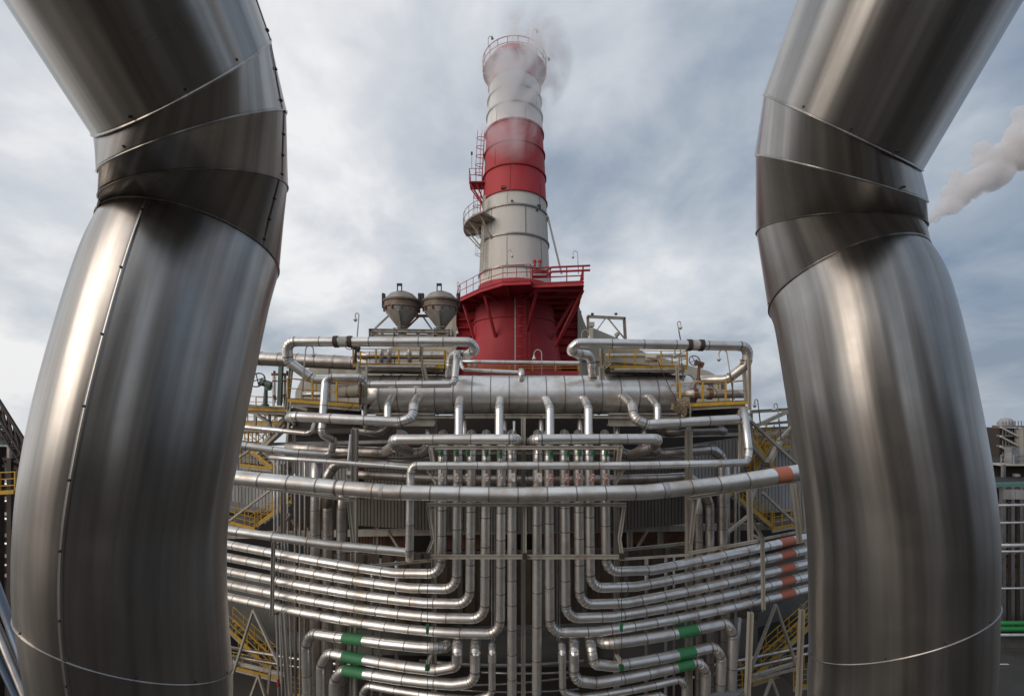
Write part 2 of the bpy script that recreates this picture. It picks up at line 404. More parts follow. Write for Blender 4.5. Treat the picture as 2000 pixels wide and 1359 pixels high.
def band(rec, pa, pb, m, name, k, n=20):
    fr = rec['fr']; best = None
    dense = []
    for i in range(len(fr) - 1):
        a, b = fr[i], fr[i+1]; q = max(1, int((b[0] - a[0]).length / 0.05))
        for j in range(q): f = j / q; dense.append((a[0].lerp(b[0], f), a[1].lerp(b[1], f), a[2].lerp(b[2], f), a[3].lerp(b[3], f)))
    run = []; runs = []
    for f in dense:
        if pa <= pxof(f[0]) <= pb and abs(f[1].x) > 0.5: run.append(f)
        elif run: runs.append(run); run = []
    if run: runs.append(run)
    if not runs: return None
    run = max(runs, key=len)
    if len(run) < 2: return None
    r = rec['r']
    F2 = [run[0]] + run[::3] + [run[-1], run[-1]]
    RR = [r] + [r*k] * (len(F2) - 2) + [r]
    return sweep(name, F2, RR, [0] * len(F2), m, rec['T'], n)

# ---------------------------------------------------------------- ground, roads
g = MB(); g.lathe((0, 0, 0), [(0.01, 0), (40, 0), (72, 0), (90, -1.6), (140, -7.5), (400, -40), (1200, -140), (3500, -400)], 96)
tag(g.build('ground', 'ground'), kind='structure')
g = MB(); g.add([(28,33,0.004),(57,33,0.004),(57,43.4,0.004),(28,43.4,0.004)], [(0,1,2,3)])
tag(g.build('road', 'asphalt'), kind='structure')
g = MB()
for k in range(4):
    x = 32.5 + k*6.0; g.add([(x,41,.008),(x+2.4,41,.008),(x+2.4,41.18,.008),(x,41.18,.008)], [(0,1,2,3)])
tag(g.build('road_marking', 'paint_line'), kind='structure')

# ---------------------------------------------------------------- the two big foreground pipes
def big_pipe(label, cl, knots, seam_phi, seam_phi_up, ringcut, cn, rn, r=0.557, n=112):
    """cl: lower centreline [(X,Y,z)] bottom to top, knots: elbow joints + top, each gore between knots is one sheet"""
    T = thing('insulated_pipe', label, 'pipe', (cl[0][0], cl[0][1], 0), 'large insulated pipes rising past the camera')
    low = [Vector(p) for p in cl]
    # smooth the lower run
    def cr(p0, p1, p2, p3, t):
        return 0.5 * ((2*p1) + (p2-p0)*t + (2*p0-5*p1+4*p2-p3)*t*t + (3*p1-p0-3*p2+p3)*t**3)
    L2 = []
    for i in range(len(low) - 1):
        a = low[max(0, i-1)]; b = low[i]; c = low[i+1]; d = low[min(len(low)-1, i+2)]
        for k in range(8): L2.append(cr(a, b, c, d, k / 8))
    L2.append(low[-1])
    allp = L2 + [Vector(k[0]) for k in knots]
    fr = frames(allp); nl = len(L2)
    # seams lie in their own planes: low run rings stay on the round shell but are cut by a tilted plane
    tlow = (allp[nl-1] - allp[nl-2]).normalized(); u0 = fr[nl-2][2]; u0 = (u0 - tlow * u0.dot(tlow)).normalized()
    fr[nl-1] = (allp[nl-1], tlow, u0, tlow.cross(u0))
    for i in range(nl):
        t_ = fr[i][1]; wr = max(0.0, 1 - abs(i - ringcut) / 13.0); wc = max(0.0, 1 - (nl - 1 - i) / 12.0)
        q = (t_ * max(0.0, 1 - wr - wc) + Vector(rn) * wr + Vector(cn) * wc).normalized(); fr[i] = fr[i][:4] + (q,)
    for i, k in enumerate(knots):
        tv = Vector(k[1]).normalized(); up = fr[nl+i-1][2]; uu = (up - tv * up.dot(tv)).normalized(); fr[nl+i] = (allp[nl+i], tv, uu, tv.cross(uu), tv)
    cum = [0.0]
    for i in range(len(allp) - 1): cum.append(cum[-1] + (allp[i+1] - allp[i]).length)
    def sheet(i0, i1, name='cladding_sheet'):
        F2 = fr[i0:i1+1]; LL = cum[i0:i1+1]; RR = [r] * len(F2)
        # rolled bead at the lower end of every sheet
        a, b = F2[0], F2[1]; dl = (b[0] - a[0]).length
        bead = []
        for d, k in ((0, 0.0), (0.002, 0.0045), (0.006, 0.0065), (0.010, 0.0045), (0.012, -0.002), (0.017, 0.0)):
            f = min(0.9, d / dl); bead.append(((a[0].lerp(b[0], f),) + tuple(a[1:]), r + k + 0.002, LL[0] + d))
        F2 = [q[0] for q in bead] + F2[1:]; RR = [q[1] for q in bead] + RR[1:]; LL = [q[2] for q in bead] + LL[1:]
        if (F2[-1][0] - F2[-2][0]).length > .15: RR[-1] -= 0.003
        return sweep(name, F2, RR, LL, 'big_clad', T, n, splits=(5,))
    cut = [0, ringcut, nl - 1]
    for a, b in zip(cut[:-1], cut[1:]): sheet(a, b)
    for i in range(nl - 1, len(allp) - 1): sheet(i, i + 1)
    # long lap seam with screws
    def surf(i, phi, k=1.0):
        p, t, u, v, pn = fr[i]; c = (u * math.cos(phi) + v * math.sin(phi)) * (r * k); return p + c - t * (c.dot(pn) / t.dot(pn))
    def lap(i0, i1, phi, every, wdt):
        pts = [surf(i, phi, 1.0) for i in range(i0, i1 + 1)]
        V = []; Fc = []
        for i in range(i0, i1 + 1):
            d = wdt / r
            V += [surf(i, phi - d, 1.0015), surf(i, phi - d, 1.009), surf(i, phi, 1.012), surf(i, phi + d*.2, 1.0015)]
        for j in range(i1 - i0):
            for k in range(3): Fc.append((4*j+k, 4*j+k+1, 4*j+4+k+1, 4*j+4+k))
        s = obj('lap_seam', V, Fc, 'big_clad', T, True, [(0.5, 0.1 * (q // 4)) for q in range(len(V))])
        acc = every * 0.35
        for i in range(i0, i1):
            a, b = surf(i, phi - 0.6 * wdt / r, 1.012), surf(i + 1, phi - 0.6 * wdt / r, 1.012); dl = (b - a).length; c = fr[i][0]
            while acc < dl:
                q = a.lerp(b, acc / dl); nn = (q - c.lerp(fr[i+1][0], acc / dl)).normalized()
                sc_ = MB(); sc_.tube([q - nn * 0.002, q + nn * 0.006], [0.0085, 0.0075], 8)
                sc_.build('screw', 'dark_steel', s); acc += every
            acc -= dl
    if seam_phi is not None: lap(0, nl - 1, seam_phi, 0.42, 0.022)
    if seam_phi_up is not None:
        for i in range(nl - 1, len(allp) - 1): lap(i, i + 1, seam_phi_up + (0.03 if i % 2 else -0.03), 0.15, 0.012)
    for i in (ringcut,) + tuple(range(nl - 1, nl + 3)):
        for k in range(5):
            ph = -2.43 - 1.1 + k * .55 if cl[0][0] < 0 else 2.35 - 1.1 + k * .55
            q = surf(i, ph, 1.0); nn = (q - fr[i][0]).normalized(); q = q + fr[i][1] * .03
            sc_ = MB(); sc_.tube([q - nn * .004, q + nn * .007], [.0075, .0065], 8); sc_.build('screw', 'dark_steel', T)
    return fr, r
def V3(px, py, Y): return ((px - CX) / F * Y, Y, CZ + (CY - py) / F * Y)
def XY(X, Y, py): return (X, Y, CZ + (CY - py) / F * Y)
lfr, lr = big_pipe('large bare metal insulated pipe on the left with a screwed lap seam',
    [XY(-2.74, 3.3, 1900), XY(-2.76, 3.25, 1500), XY(-2.72, 3.20, 1359), XY(-2.68, 3.08, 1150), XY(-2.62, 3.02, 1000), XY(-2.50, 2.98, 850), XY(-2.43, 3.05, 690), XY(-2.395, 3.165, 560), (-2.394, 3.295, CZ + 1.199)],
    [((-2.172, 3.05, CZ + 1.499), (-.185, -.271, .945)), ((-1.924, 2.673, CZ + 1.639), (-.286, -.551, .784)), ((-1.87, 2.481, CZ + 1.845), (-.291, -.761, .58)), ((-2.006, 1.547, CZ + 2.864), (-.098, -.673, .733)), ((-2.605, -2.566, CZ + 7.343), (-.098, -.673, .733))], -3.0, -1.72, 20, (.028, .234, .972), (.43, .346, .834))
rfr, rr_ = big_pipe('large bare metal insulated pipe on the right with plain rolled joints',
    [XY(3.06, 3.56, 1900), XY(3.06, 3.52, 1500), XY(3.04, 3.49, 1359), XY(3.015, 3.44, 1230), XY(2.92, 3.35, 1000), XY(2.77, 3.34, 780), XY(2.735, 3.465, 610), (2.745, 3.602, CZ + 1.023)],
    [((2.607, 3.521, CZ + 1.437), (.08, -.181, .98)), ((2.266, 3.047, CZ + 1.617), (.233, -.548, .804)), ((2.188, 2.909, CZ + 1.853), (.323, -.663, .676)), ((2.36, 2.123, CZ + 2.998), (.123, -.562, .818)), ((3.098, -1.249, CZ + 7.906), (.123, -.562, .818))], None, None, 24, (-.13, .364, .922), (-.41, .356, .839))

# ---------------------------------------------------------------- chimney
CHX, CHD = 0.25, 42.0
prof = [(760,95),(706,90),(636,79),(590,74),(539,68),(415,62.5),(300,57),(235,53),(150,47.5),(113,47)]
prof = [((CY - a) / F * CHD, b / F * CHD) for a, b in prof]
def chr_(z):
    for (z0, r0), (z1, r1) in zip(prof[:-1], prof[1:]):
        if z <= z1: return r0 + (r1 - r0) * (z - z0) / (z1 - z0)
    return prof[-1][1]
def znear(py):                       # height whose near edge shows at py
    z = (CY - py) / F * CHD
    for _ in range(8): z = (CY - py) / F * (CHD - chr_(z))
    return z
def zside(py): return (CY - py) / F * CHD
ch = thing('chimney', 'tall red and white banded steel chimney with steam round its top', 'chimney', (CHX, CHD, 0))
courses = [(-CZ, 'red'), (znear(735), 'red'), (znear(616), 'red'), (znear(542), 'beige_stack'), (znear(519), 'beige_stack'), (znear(455), 'beige_stack'), (znear(398), 'beige_stack'), (znear(371), 'red_bright'),
           (znear(318), 'red_bright'), (znear(272), 'red_bright'), (znear(231), 'white_stack'), (znear(196), 'white_stack'), (znear(164), 'white_stack'), (znear(136), 'red_bright'), (znear(113), 'red_bright'), (znear(84), None)]
for i, ((z0, m), (z1, _)) in enumerate(zip(courses[:-1], courses[1:])):
    b = MB(); zs = [z0 + (z1 - z0) * k / 4 for k in range(5)]
    b.lathe((CHX, CHD, CZ), [(chr_(max(z, prof[0][0])), z) for z in zs], 72)
    if i == len(courses) - 2: b.lathe((CHX, CHD, CZ), [(chr_(z1), z1), (chr_(z1) - 0.12, z1), (chr_(z1) - 0.12, z1 - 2.5)], 72)
    b.build('shell_course', m, ch, True)
    if i > 1 and i not in (3,):
        rr = chr_(z0); f = MB(); t = 0.10 if i != 7 else 0.05
        f.lathe((CHX, CHD, CZ), [(rr - .01, z0 - t), (rr + .13, z0 - t), (rr + .13, z0 + t*.4), (rr - .01, z0 + t*.4)], 72); f.build('flange_ring', 'red' if m.startswith('red') or i == 10 else 'strap' if m == 'beige_stack' else 'beige_stack', ch)
    a0 = -PI/2 + (0.31 if i % 2 else -0.22) 
    if i > 0:
        for k in range(6):
            a = a0 + k * PI / 3 - (0.45 if i >= 7 else 0); s = MB()
            pa = [(CHX + math.cos(a) * (chr_(max(z, prof[0][0])) + .012), CHD + math.sin(a) * (chr_(max(z, prof[0][0])) + .012), CZ + z) for z in (z0 + .1, z1 - .15)]
            s.bar(pa[0], pa[1], 0.07, 0.03, up=(math.cos(a), math.sin(a), 0)); s.build('plate_seam', 'red' if m.startswith('red') else 'strap' if m == 'beige_stack' else 'beige_stack', ch)
# small fittings bolted on the shell
for px, py, wd, hh, m in ((983, 365, 8, 5, 'rust'), (1000, 393, 4, 1.5, 'dark_steel'), (1049, 404, 4, 1.5, 'dark_steel'), (1053, 395, 7, 6, 'dark_steel'), (1060, 522, 7, 5, 'dark_steel'), (1044, 259, 4, 3, 'red')):
    X = (px - CX) / F * (CHD - 2.5); zc = znear(py); rr = chr_(zc); dx = max(-rr*.95, min(rr*.95, X - CHX)); yy = CHD - math.sqrt(rr*rr - dx*dx)
    b = MB(); s = 1 / F * CHD; b.box((CHX+dx - wd*s/2, yy - .18, CZ+zc - hh*s/2), (CHX+dx + wd*s/2, yy + .15, CZ+zc + hh*s/2)); b.build('bracket', m, ch)
# upper gallery
gz = 32.35 ; gr = 3.05; rt = chr_(gz)
b = MB(); b.lathe((CHX, CHD, CZ), [(rt - .05, gz - .05), (gr, gz - .05), (gr, gz + .05), (rt - .05, gz + .05)], 64); b.build('gallery_deck', 'red', ch)
for dz in (0.55, 1.1):
    b = MB(); ring = [(CHX + math.cos(a*PI/32)*gr, CHD + math.sin(a*PI/32)*gr, CZ + gz + dz) for a in range(65)]; b.tube(ring, 0.035, 6, False); b.build('gallery_rail', 'red', ch)
zb = zside(150)
for k in range(20):
    a = 2*PI*k/20 + .1; ca, sa = math.cos(a), math.sin(a)
    b = MB(); b.bar((CHX+ca*gr, CHD+sa*gr, CZ+gz), (CHX+ca*gr, CHD+sa*gr, CZ+gz+1.1), .06); b.build('rail_post', 'red', ch)
    b = MB(); b.bar((CHX+ca*(gr-.05), CHD+sa*(gr-.05), CZ+gz-.1), (CHX+ca*rt, CHD+sa*rt, CZ+zb), .09); b.bar((CHX+ca*(gr-.4), CHD+sa*(gr-.4), CZ+gz-.16), (CHX+ca*rt, CHD+sa*rt, CZ+gz-.16), .1); b.build('gallery_bracket', 'red' if k % 2 else 'beige', ch)
for a in (-2.5, -1.0, 0.2):
    b = MB(); q = Vector((CHX+math.cos(a)*gr, CHD+math.sin(a)*gr, CZ+gz+1.0)); b.tube([q, q+Vector((0,0,.9)), q+Vector((.15,0,1.1)), q+Vector((.35,0,1.05))], .025, 6); b.tube([q+Vector((.35,0,1.08)), q+Vector((.38,0,.85))], [.05,.13], 8); b.build('gallery_lamp', 'dark_steel', ch)
# ladders on the shell
def ladder(par, a, b, outv, wdt=0.5, cage=True, m='red', step=0.32, cstep=0.85):
    a = Vector(a); b = Vector(b); d = (b - a); Ln = d.length; d.normalize(); outv = Vector(outv).normalized(); side = d.cross(outv).normalized()
    s = MB()
    for q in (-1, 1): s.bar(a + side*(q*wdt/2), b + side*(q*wdt/2), .05, .05)
    s.build('ladder_rail', m, par)
    s = MB()
    for k in range(int(Ln / step)): p = a + d * (k * step + .1); s.bar(p - side*wdt/2, p + side*wdt/2, .03)
    tag(s.build('ladder_rungs', m, par), kind='stuff')
    if cage:
        s = MB(); cr_ = 0.42
        hoop = [side*(math.cos(t)*wdt*.62) + outv*(math.sin(t)*.72) for t in [PI*k/8 for k in range(9)]]
        for k in range(int((Ln - 1.6) / cstep) + 1):
            p = a + d * (1.6 + k * cstep)
            for h0, h1 in zip(hoop[:-1], hoop[1:]): s.bar(p + h0, p + h1, .03, .05)
        for hh in (hoop[1], hoop[3], hoop[5], hoop[7]): s.bar(a + d*1.6 + hh, b + hh, .025, .03)
        s.build('ladder_cage', m, par)
zt = zside(545)
lad = thing('caged_ladder', 'red caged ladder up the front of the red chimney base', 'ladder', (CHX+.25, CHD-4.6, CZ-1), None)
ya = CHD - chr_(0.5) - .5; yb = CHD - chr_(zt) - 2.2
ladder(lad, (CHX+.55, CHD-5.0, CZ+2.0), (CHX+.55, CHD-4.6, CZ+11.2), (0, -1, .05), .62, True, 'red_bright')
s = MB(); s.ibeam((CHX+1.15, CHD-4.75, CZ+2.0), (CHX+1.15, CHD-4.3, CZ+9.4), .38, .3); s.build('guide_column', 'red_bright', lad)
s = MB(); s.bar((CHX+.02, CHD-4.9, CZ+2.4), (CHX+.02, CHD-4.4, CZ+9.8), .10); s.build('conduit', 'galv', lad)
lad2 = thing('caged_ladder', 'thin caged ladder running up the left side of the white and red chimney shell', 'ladder', (CHX-3.5, CHD-1.4, CZ+12))
def cside(z, a, o): rr = chr_(z) + o; return (CHX + math.cos(a)*rr, CHD + math.sin(a)*rr, CZ + z)
A2 = R(198)
ladder(lad2, cside(12.6, R(212), .25), cside(16.6, R(212), .25), (-.8, -.6, 0), .55, True, 'beige_stack')
ladder(lad2, cside(16.8, R(192), .25), cside(20.6, R(192), .25), (-1, -.2, 0), .5, True, 'red_bright')
ladder(lad2, cside(20.8, R(190), .2), cside(26.5, R(190), .2), (-1, -.2, 0), .5, True, 'red_bright')
s = MB(); s.bar(cside(12.4, R(216), .5), cside(19.5, R(216), .5), .07); s.bar(cside(12.4, R(221), .5), cside(19.5, R(221), .5), .07)
for k in range(22):
    z = 12.5 + k * .32; s.bar(cside(z, R(216), .5), cside(z + .3, R(221), .5), .04); s.bar(cside(z, R(221), .5), cside(z, R(216), .5), .04)
s.build('cable_ladder', 'beige_stack', lad2)
# side platforms
sp = thing('side_platform', 'beige half round platform jutting from the left of the chimney', 'platform', cside(17.0, PI, 1))
b = MB(); z = zside(452); a0, a1 = R(165), R(236); r0 = chr_(z); r1 = r0 + 1.75
for zz_ in (z, z + .1):
    pass
ns = 12; V = []; Fc = []
for k in range(ns + 1):
    a = a0 + (a1 - a0) * k / ns
    for rr, dz in ((r0, 0), (r1, 0), (r1, .14), (r0, .14)): V.append((CHX + math.cos(a)*rr, CHD + math.sin(a)*rr, CZ + z + dz))
for k in range(ns):
    for j in range(4): Fc.append((4*k+j, 4*k+(j+1) % 4, 4*k+4+(j+1) % 4, 4*k+4+j))
Fc += [(0,1,2,3), (4*ns+3, 4*ns+2, 4*ns+1, 4*ns)]
obj('deck', V, Fc, 'beige', sp)
for k in range(4):
    a = a0 + (a1 - a0) * (k + .2) / 3.5; b = MB(); b.ibeam(cside(z-.06, a, 0), cside(z-.06, a, 1.7), .12, .14); b.bar(cside(z-.1, a, 1.5), cside(z-1.7, a, 0), .1); b.build('bracket', 'beige', sp)
for dz in (.55, 1.1):
    b = MB(); b.tube([(CHX + math.cos(a0+(a1-a0)*k/16)*r1, CHD + math.sin(a0+(a1-a0)*k/16)*r1, CZ+z+.14+dz) for k in range(17)], .03, 6); b.build('rail', 'beige', sp)
for k in range(7):
    a = a0 + (a1-a0)*k/6; b = MB(); q = Vector((CHX + math.cos(a)*r1, CHD + math.sin(a)*r1, CZ+z+.14)); b.bar(q, q + Vector((0,0,1.1)), .05); b.build('rail_post', 'beige', sp)
sp = thing('side_platform', 'small red platform beside the chimney where red turns to white', 'platform', cside(20.6, PI, 1))
z = zside(368); q = Vector(cside(z, R(190), 0)); b = MB(); b.box((q.x - 1.35, q.y - .6, q.z), (q.x + .1, q.y + .8, q.z + .12)); b.build('deck', 'red', sp)
b = MB(); b.bar((q.x - 1.3, q.y - .5, q.z), (q.x, q.y, q.z - 1.9), .12); b.bar((q.x - .7, q.y - .5, q.z), (q.x, q.y, q.z - 1.5), .1); b.bar((q.x - 1.3, q.y + .6, q.z), (q.x, q.y+.4, q.z - 1.9), .12); b.build('bracket', 'red', sp)
for dx, dy in ((-1.33,-.58),(-.7,-.58),(-1.33,.75),(-.1,-.58)):
    b = MB(); b.bar((q.x+dx, q.y+dy, q.z), (q.x+dx, q.y+dy, q.z+1.3), .06); b.build('rail_post', 'red', sp)
for dz in (.7, 1.3):
    b = MB(); b.tube([(q.x-.1,q.y-.58,q.z+dz),(q.x-1.33,q.y-.58,q.z+dz),(q.x-1.33,q.y+.75,q.z+dz)], .03, 6); b.build('rail', 'red', sp)
b = MB(); b.tube([(q.x-1.1,q.y-.58,q.z+1.3),(q.x-1.1,q.y-.58,q.z+2.6)], .02, 6); b.tube([(q.x-1.1,q.y-.58,q.z+2.6),(q.x-1.1,q.y-.58,q.z+2.85)], .09, 8); b.build('beacon', 'dark_steel', sp)
# leaning strut on the right of the shell
s = MB(); a = P(1070, 424, 41, False); b_ = P(1097, 535, 41.5, False); s.bar(a, b_, .16); s.bar(a + Vector((.0, -.2, 0)), a + Vector((-.5, 0, -.3)), .2)
tag(s.build('leaning_strut', 'beige_stack'), 'slanting beige strut leaning on the right side of the chimney', 'strut')

# red deck round the chimney
dk = thing('service_deck', 'red steel service deck round the chimney base with railings', 'platform', (CHX, 38, CZ + 9.7))
DZ = CZ + 9.9
outl = [(-5.4,45),(-5.35,42),(-4.6,38.6),(-2.6,35.6),(-.7,33.6),(1.4,33.3),(1.6,34.2),(3.0,34.0),(5.5,33.6),(6.75,46.5)]
n = len(outl)
def prism(name, outl, z0, z1, m, par):
    n = len(outl); return obj(name, [(x, y, z0) for x, y in outl] + [(x, y, z1) for x, y in outl],
        [tuple(range(n - 1, -1, -1)), tuple(range(n, 2*n))] + [(k, (k+1) % n, n + (k+1) % n, n + k) for k in range(n)], m, par)
prism('deck_plate', outl, DZ, DZ + .07, 'red', dk)
for k in range(n - 1):
    if k == 9: continue
    a = Vector((*outl[k], DZ - .17)); b_ = Vector((*outl[k+1], DZ - .17)); s = MB(); s.ibeam(a, b_, .14, .32); s.build('edge_beam', 'red_bright' if k > 5 else 'red', dk)
for k in range(12):                 # radial joists
    a = R(170 + k * 19.0); ca, sa = math.cos(a), math.sin(a); L0 = chr_(9) + .02
    x0, y0 = CHX + ca*L0, CHD + sa*L0
    # clip to outline
    L1 = L0
    def inside(x, y):
        c = False
        for i in range(n):
            (xa, ya_), (xb, yb_) = outl[i], outl[(i+1) % n]
            if (ya_ > y) != (yb_ > y) and x < (xb-xa)*(y-ya_)/(yb_-ya_)+xa: c = not c
        return c
    while inside(CHX + ca*(L1+.1), CHD + sa*(L1+.1)) and L1 < 14: L1 += .1
    if L1 - L0 < .5: continue
    s = MB(); s.ibeam((x0, y0, DZ-.17), (CHX+ca*(L1-.1), CHD+sa*(L1-.1), DZ-.17), .12, .3); s.build('joist', 'red', dk)
    if k % 2 == 0:
        s = MB(); L3 = L0 + (L1-L0)*.8; s.bar((CHX+ca*L3, CHD+sa*L3, DZ-.33), (CHX+ca*(chr_(6.4)), CHD+sa*(chr_(6.4)), CZ+6.4), .2, .2); s.build('knee_brace', 'red', dk)
for k in range(6):
    y = 34.6 + k*2.0; s = MB(); s.ibeam((1.9, y, DZ-.42), (5.6+ (y-33.6)*.09, y, DZ-.42), .1, .18); s.build('joist', 'red', dk)
s = MB(); s.bar((5.7, 35, DZ-.3), (CHX+3.6, 38.6, CZ+5.6), .2); s.build('knee_brace', 'red_bright', dk)
s = MB(); s.bar((6.1, 40, DZ-.3), (CHX+3.9, 41, CZ+6.0), .18); s.build('knee_brace', 'red', dk)
rl = [Vector((*p, DZ + .07)) for p in outl]
def rail_run(par, pts, h, m, every=1.1, mids=(0.5,), r=.03, pr=.05, toe=False, nm='rail'):
    pts = [Vector(p) for p in pts]
    for f in (1.0,) + tuple(mids):
        s = MB(); s.tube([p + Vector((0,0,h*f)) for p in pts], r, 6); s.build('top_rail' if f == 1.0 else 'mid_rail', m, par)
    for a, b in zip(pts[:-1], pts[1:]):
        k = max(1, int(round((b-a).length / every)))
        for j in range(k + (1 if b is pts[-1] else 0)):
            q = a.lerp(b, j/k); s = MB(); s.bar(q, q + Vector((0,0,h)), pr); s.build('rail_post', m, par)
    if toe:
        for a, b in zip(pts[:-1], pts[1:]):
            s = MB(); s.bar(a + Vector((0,0,.09)), b + Vector((0,0,.09)), .02, .16); s.build('toe_board', m, par)
rail_run(dk, rl[0:7], 1.15, 'red', 1.2)
rail_run(dk, rl[6:10], 1.15, 'red', 1.1, (.33, .66), .05, .08)
s = MB(); s.tube([(1.5,33.9,DZ+.5),(2.6,33.9,DZ+.5),(3.1,33.8,DZ+.8),(6.0,33.4,DZ+.8)], .09, 8); s.build('hydrant_pipe', 'red', dk)
s = MB(); s.tube([(1.5,33.9,DZ+.9),(2.6,33.9,DZ+.9),(3.1,33.8,DZ+1.15),(6.0,33.4,DZ+1.15)], .08, 8); s.build('hydrant_pipe', 'red', dk)
for dx in (0, .4):
    s = MB(); q = Vector((1.75+dx, 33.7, DZ+1.2)); s.tube([q, q+Vector((0,0,.35))], .1, 8); s.tube([q+Vector((0,0,.35)), q+Vector((0,0,.5))], [.17,.1], 8); s.build('hydrant_head', 'red_bright', dk)
# red ribbed flue wall behind
fw = thing('flue_casing', 'red ribbed flue casing standing behind the conical chimney base', 'duct', (CHX, 42.5, 0))
for sx in (-1, 1):
    x0 = CHX + sx*2.6; x1 = (CX and (893 - CX if sx < 0 else 1126 - CX)) / F * 42.5
    lo, hi = min(x0, x1), max(x0, x1)
    b = MB(); b.box((lo, 42.5, 4), (hi, 43.5, CZ + 9.5)); b.build('casing_wall', 'red_bright', fw)
    for k in range(10):
        z = CZ + 1.6 + k * .78; s = MB(); s.add([(lo-.01,42.5,z),(hi+.01,42.5,z),(hi+.01,41.9,z+.02),(lo-.01,41.9,z+.02),(lo-.01,42.5,z+.34),(hi+.01,42.5,z+.34)], [(0,1,2,3),(3,2,5,4),(0,3,4),(1,5,2)]); s.build('stiffener_rib', 'red_bright', fw)
    b = MB(); e = x1 + sx*.12; b.box((min(x1+sx*.01,e+sx*.25), 41.8, 4), (max(x1+sx*.01,e+sx*.25), 43.5, CZ+9.5)); b.build('corner_post', 'casing', fw)

# beige boiler casing behind the drum
def pxprism(label, name, cat, outl, D, dep, m, group=None):
    T = thing(name, label, cat, P(outl[0][0], outl[0][1], D, False))
    n = len(outl); A = [P(x, y, D, False) for x, y in outl]; B = [a + Vector((0, dep, 0)) for a in A]
    obj('casing_shell', A + B, [tuple(range(n-1,-1,-1)), tuple(range(n,2*n))] + [(k,(k+1)%n,n+(k+1)%n,n+k) for k in range(n)], m, T)
    return T
bc = pxprism('beige sloping duct casing behind the pipes right of the chimney', 'duct_casing', 'duct', [(1120,800),(1120,590),(1131,598),(1140,626),(1146,640),(1160,641),(1225,668),(1262,690),(1340,712),(1385,725),(1402,735),(1425,770),(1430,800)], 44, 9, 'casing')
for a, b in (((1150,642),(1150,800)), ((1200,660),(1200,800)), ((1262,690),(1262,800)), ((1330,712),(1330,800))):
    s = MB(); s.bar(P(*a, 43.9, False), P(*b, 43.9, False), .2, .12); s.build('seam_rib', 'casing', bc)
s = MB(); s.bar(P(1120,700,43.85,False), P(1330,716,43.85,False), .3, .2); s.build('seam_rib', 'casing', bc)
bc = pxprism('beige sloping duct casing behind the pipes left of the chimney', 'duct_casing', 'duct', [(575,800),(577,765),(590,738),(606,716),(640,714),(690,700),(760,680),(866,640),(886,620),(886,800)], 44, 9, 'casing')
for a, b in (((640,716),(640,800)), ((700,700),(700,800)), ((760,682),(760,800)), ((820,660),(820,800))):
    s = MB(); s.bar(P(*a, 43.9, False), P(*b, 43.9, False), .2, .12); s.build('seam_rib', 'casing', bc)

# ---------------------------------------------------------------- hoppers
def hopper(label, px):
    D = 32; c = P(px, 600, D, False); T = thing('dust_hopper', label, 'hopper', c, 'dust hoppers on the frame beside the chimney')
    s = D / F; z = lambda py: (CY - py) * s + CZ; c = Vector((c.x, c.y, 0))
    b = MB(); b.lathe(c, [(0, z(569)), (10*s, z(570)), (22*s, z(575)), (31*s, z(584)), (33*s, z(588))], 36); b.build('dome', 'hopper', T, True)
    b = MB(); b.lathe(c, [(33*s, z(587)), (35.5*s, z(588)), (35.5*s, z(591)), (33*s, z(591.5)), (33*s, z(600)), (35*s, z(600.5)), (35*s, z(603)), (32.5*s, z(603.5))], 36); b.build('rim_band', 'hopper_rim', T)
    b = MB(); b.lathe(c, [(32.5*s, z(603)), (31*s, z(611)), (9*s, z(639)), (8*s, z(640))], 36); b.build('cone', 'hopper', T, True)
    b = MB(); b.lathe(c, [(8*s, z(638)), (9.5*s, z(638)), (9.5*s, z(641)), (7.5*s, z(641)), (7.5*s, z(662)), (0, z(662))], 20); b.build('outlet', 'galv', T, True)
    for k in range(12):
        a = k * PI/6 + .2; b = MB(); x, y = math.cos(a), math.sin(a); b.bar(c + Vector((x*33.2*s, y*33.2*s, z(610))), c + Vector((x*33.6*s, y*33.6*s, z(603))), .08, .14, up=(x, y, 0)); b.build('gusset', 'rust', T)
    for sx in (-1, 1):
        b = MB(); b.box((c.x + sx*35*s - .09, c.y - .25, z(602)), (c.x + sx*35*s + .09, c.y + .1, z(574))); b.build('lifting_lug', 'dark_steel', T)
    b = MB(); q = c + Vector((-.02, -.6, 0)); w2 = 4*s
    b.bar(q + Vector((-w2, 0, z(573))), q + Vector((-w2, 0, z(560))), .07); b.bar(q + Vector((w2, 0, z(573))), q + Vector((w2, 0, z(560))), .07); b.bar(q + Vector((-w2-.03, 0, z(560.5))), q + Vector((w2+.03, 0, z(560.5))), .16); b.build('top_bracket', 'dark_steel', T)
    b = MB(); b.bar(c + Vector((0, -1.16, z(612))), c + Vector((-.05, -.3, z(645))), .16); b.build('leg', 'beige', T)
hopper('rusty rimmed grey dust hopper with conical bottom, the one farther from the chimney', 785)
hopper('rusty rimmed grey dust hopper with conical bottom, beside the red chimney deck', 861)
def beams(par, name, D, items, m='beige', curv=True, kind='I', depth=None):
    for it in items:
        (x0, y0), (x1, y1), w = it[:3]; d0 = it[3] if len(it) > 3 else D; d1 = it[4] if len(it) > 4 else d0
        a, b = P(x0, y0, d0, curv), P(x1, y1, d1, curv); ww = M((x0+x1)/2, w, (d0+d1)/2, curv); mm = it[5] if len(it) > 5 else m
        n = max(1, int(abs(x1 - x0) / 90)) if curv and abs(x1-x0) > 120 else 1
        for k in range(n):
            pa, pb = (P(x0+(x1-x0)*f, 800, d0+(d1-d0)*f, curv) for f in (k/n, (k+1)/n)); pa.z = a.z+(b.z-a.z)*k/n; pb.z = a.z+(b.z-a.z)*(k+1)/n
            s = MB(); (s.ibeam if kind == 'I' and w >= 5 else s.bar)(pa, pb, ww, ww); s.build(name, mm, par)
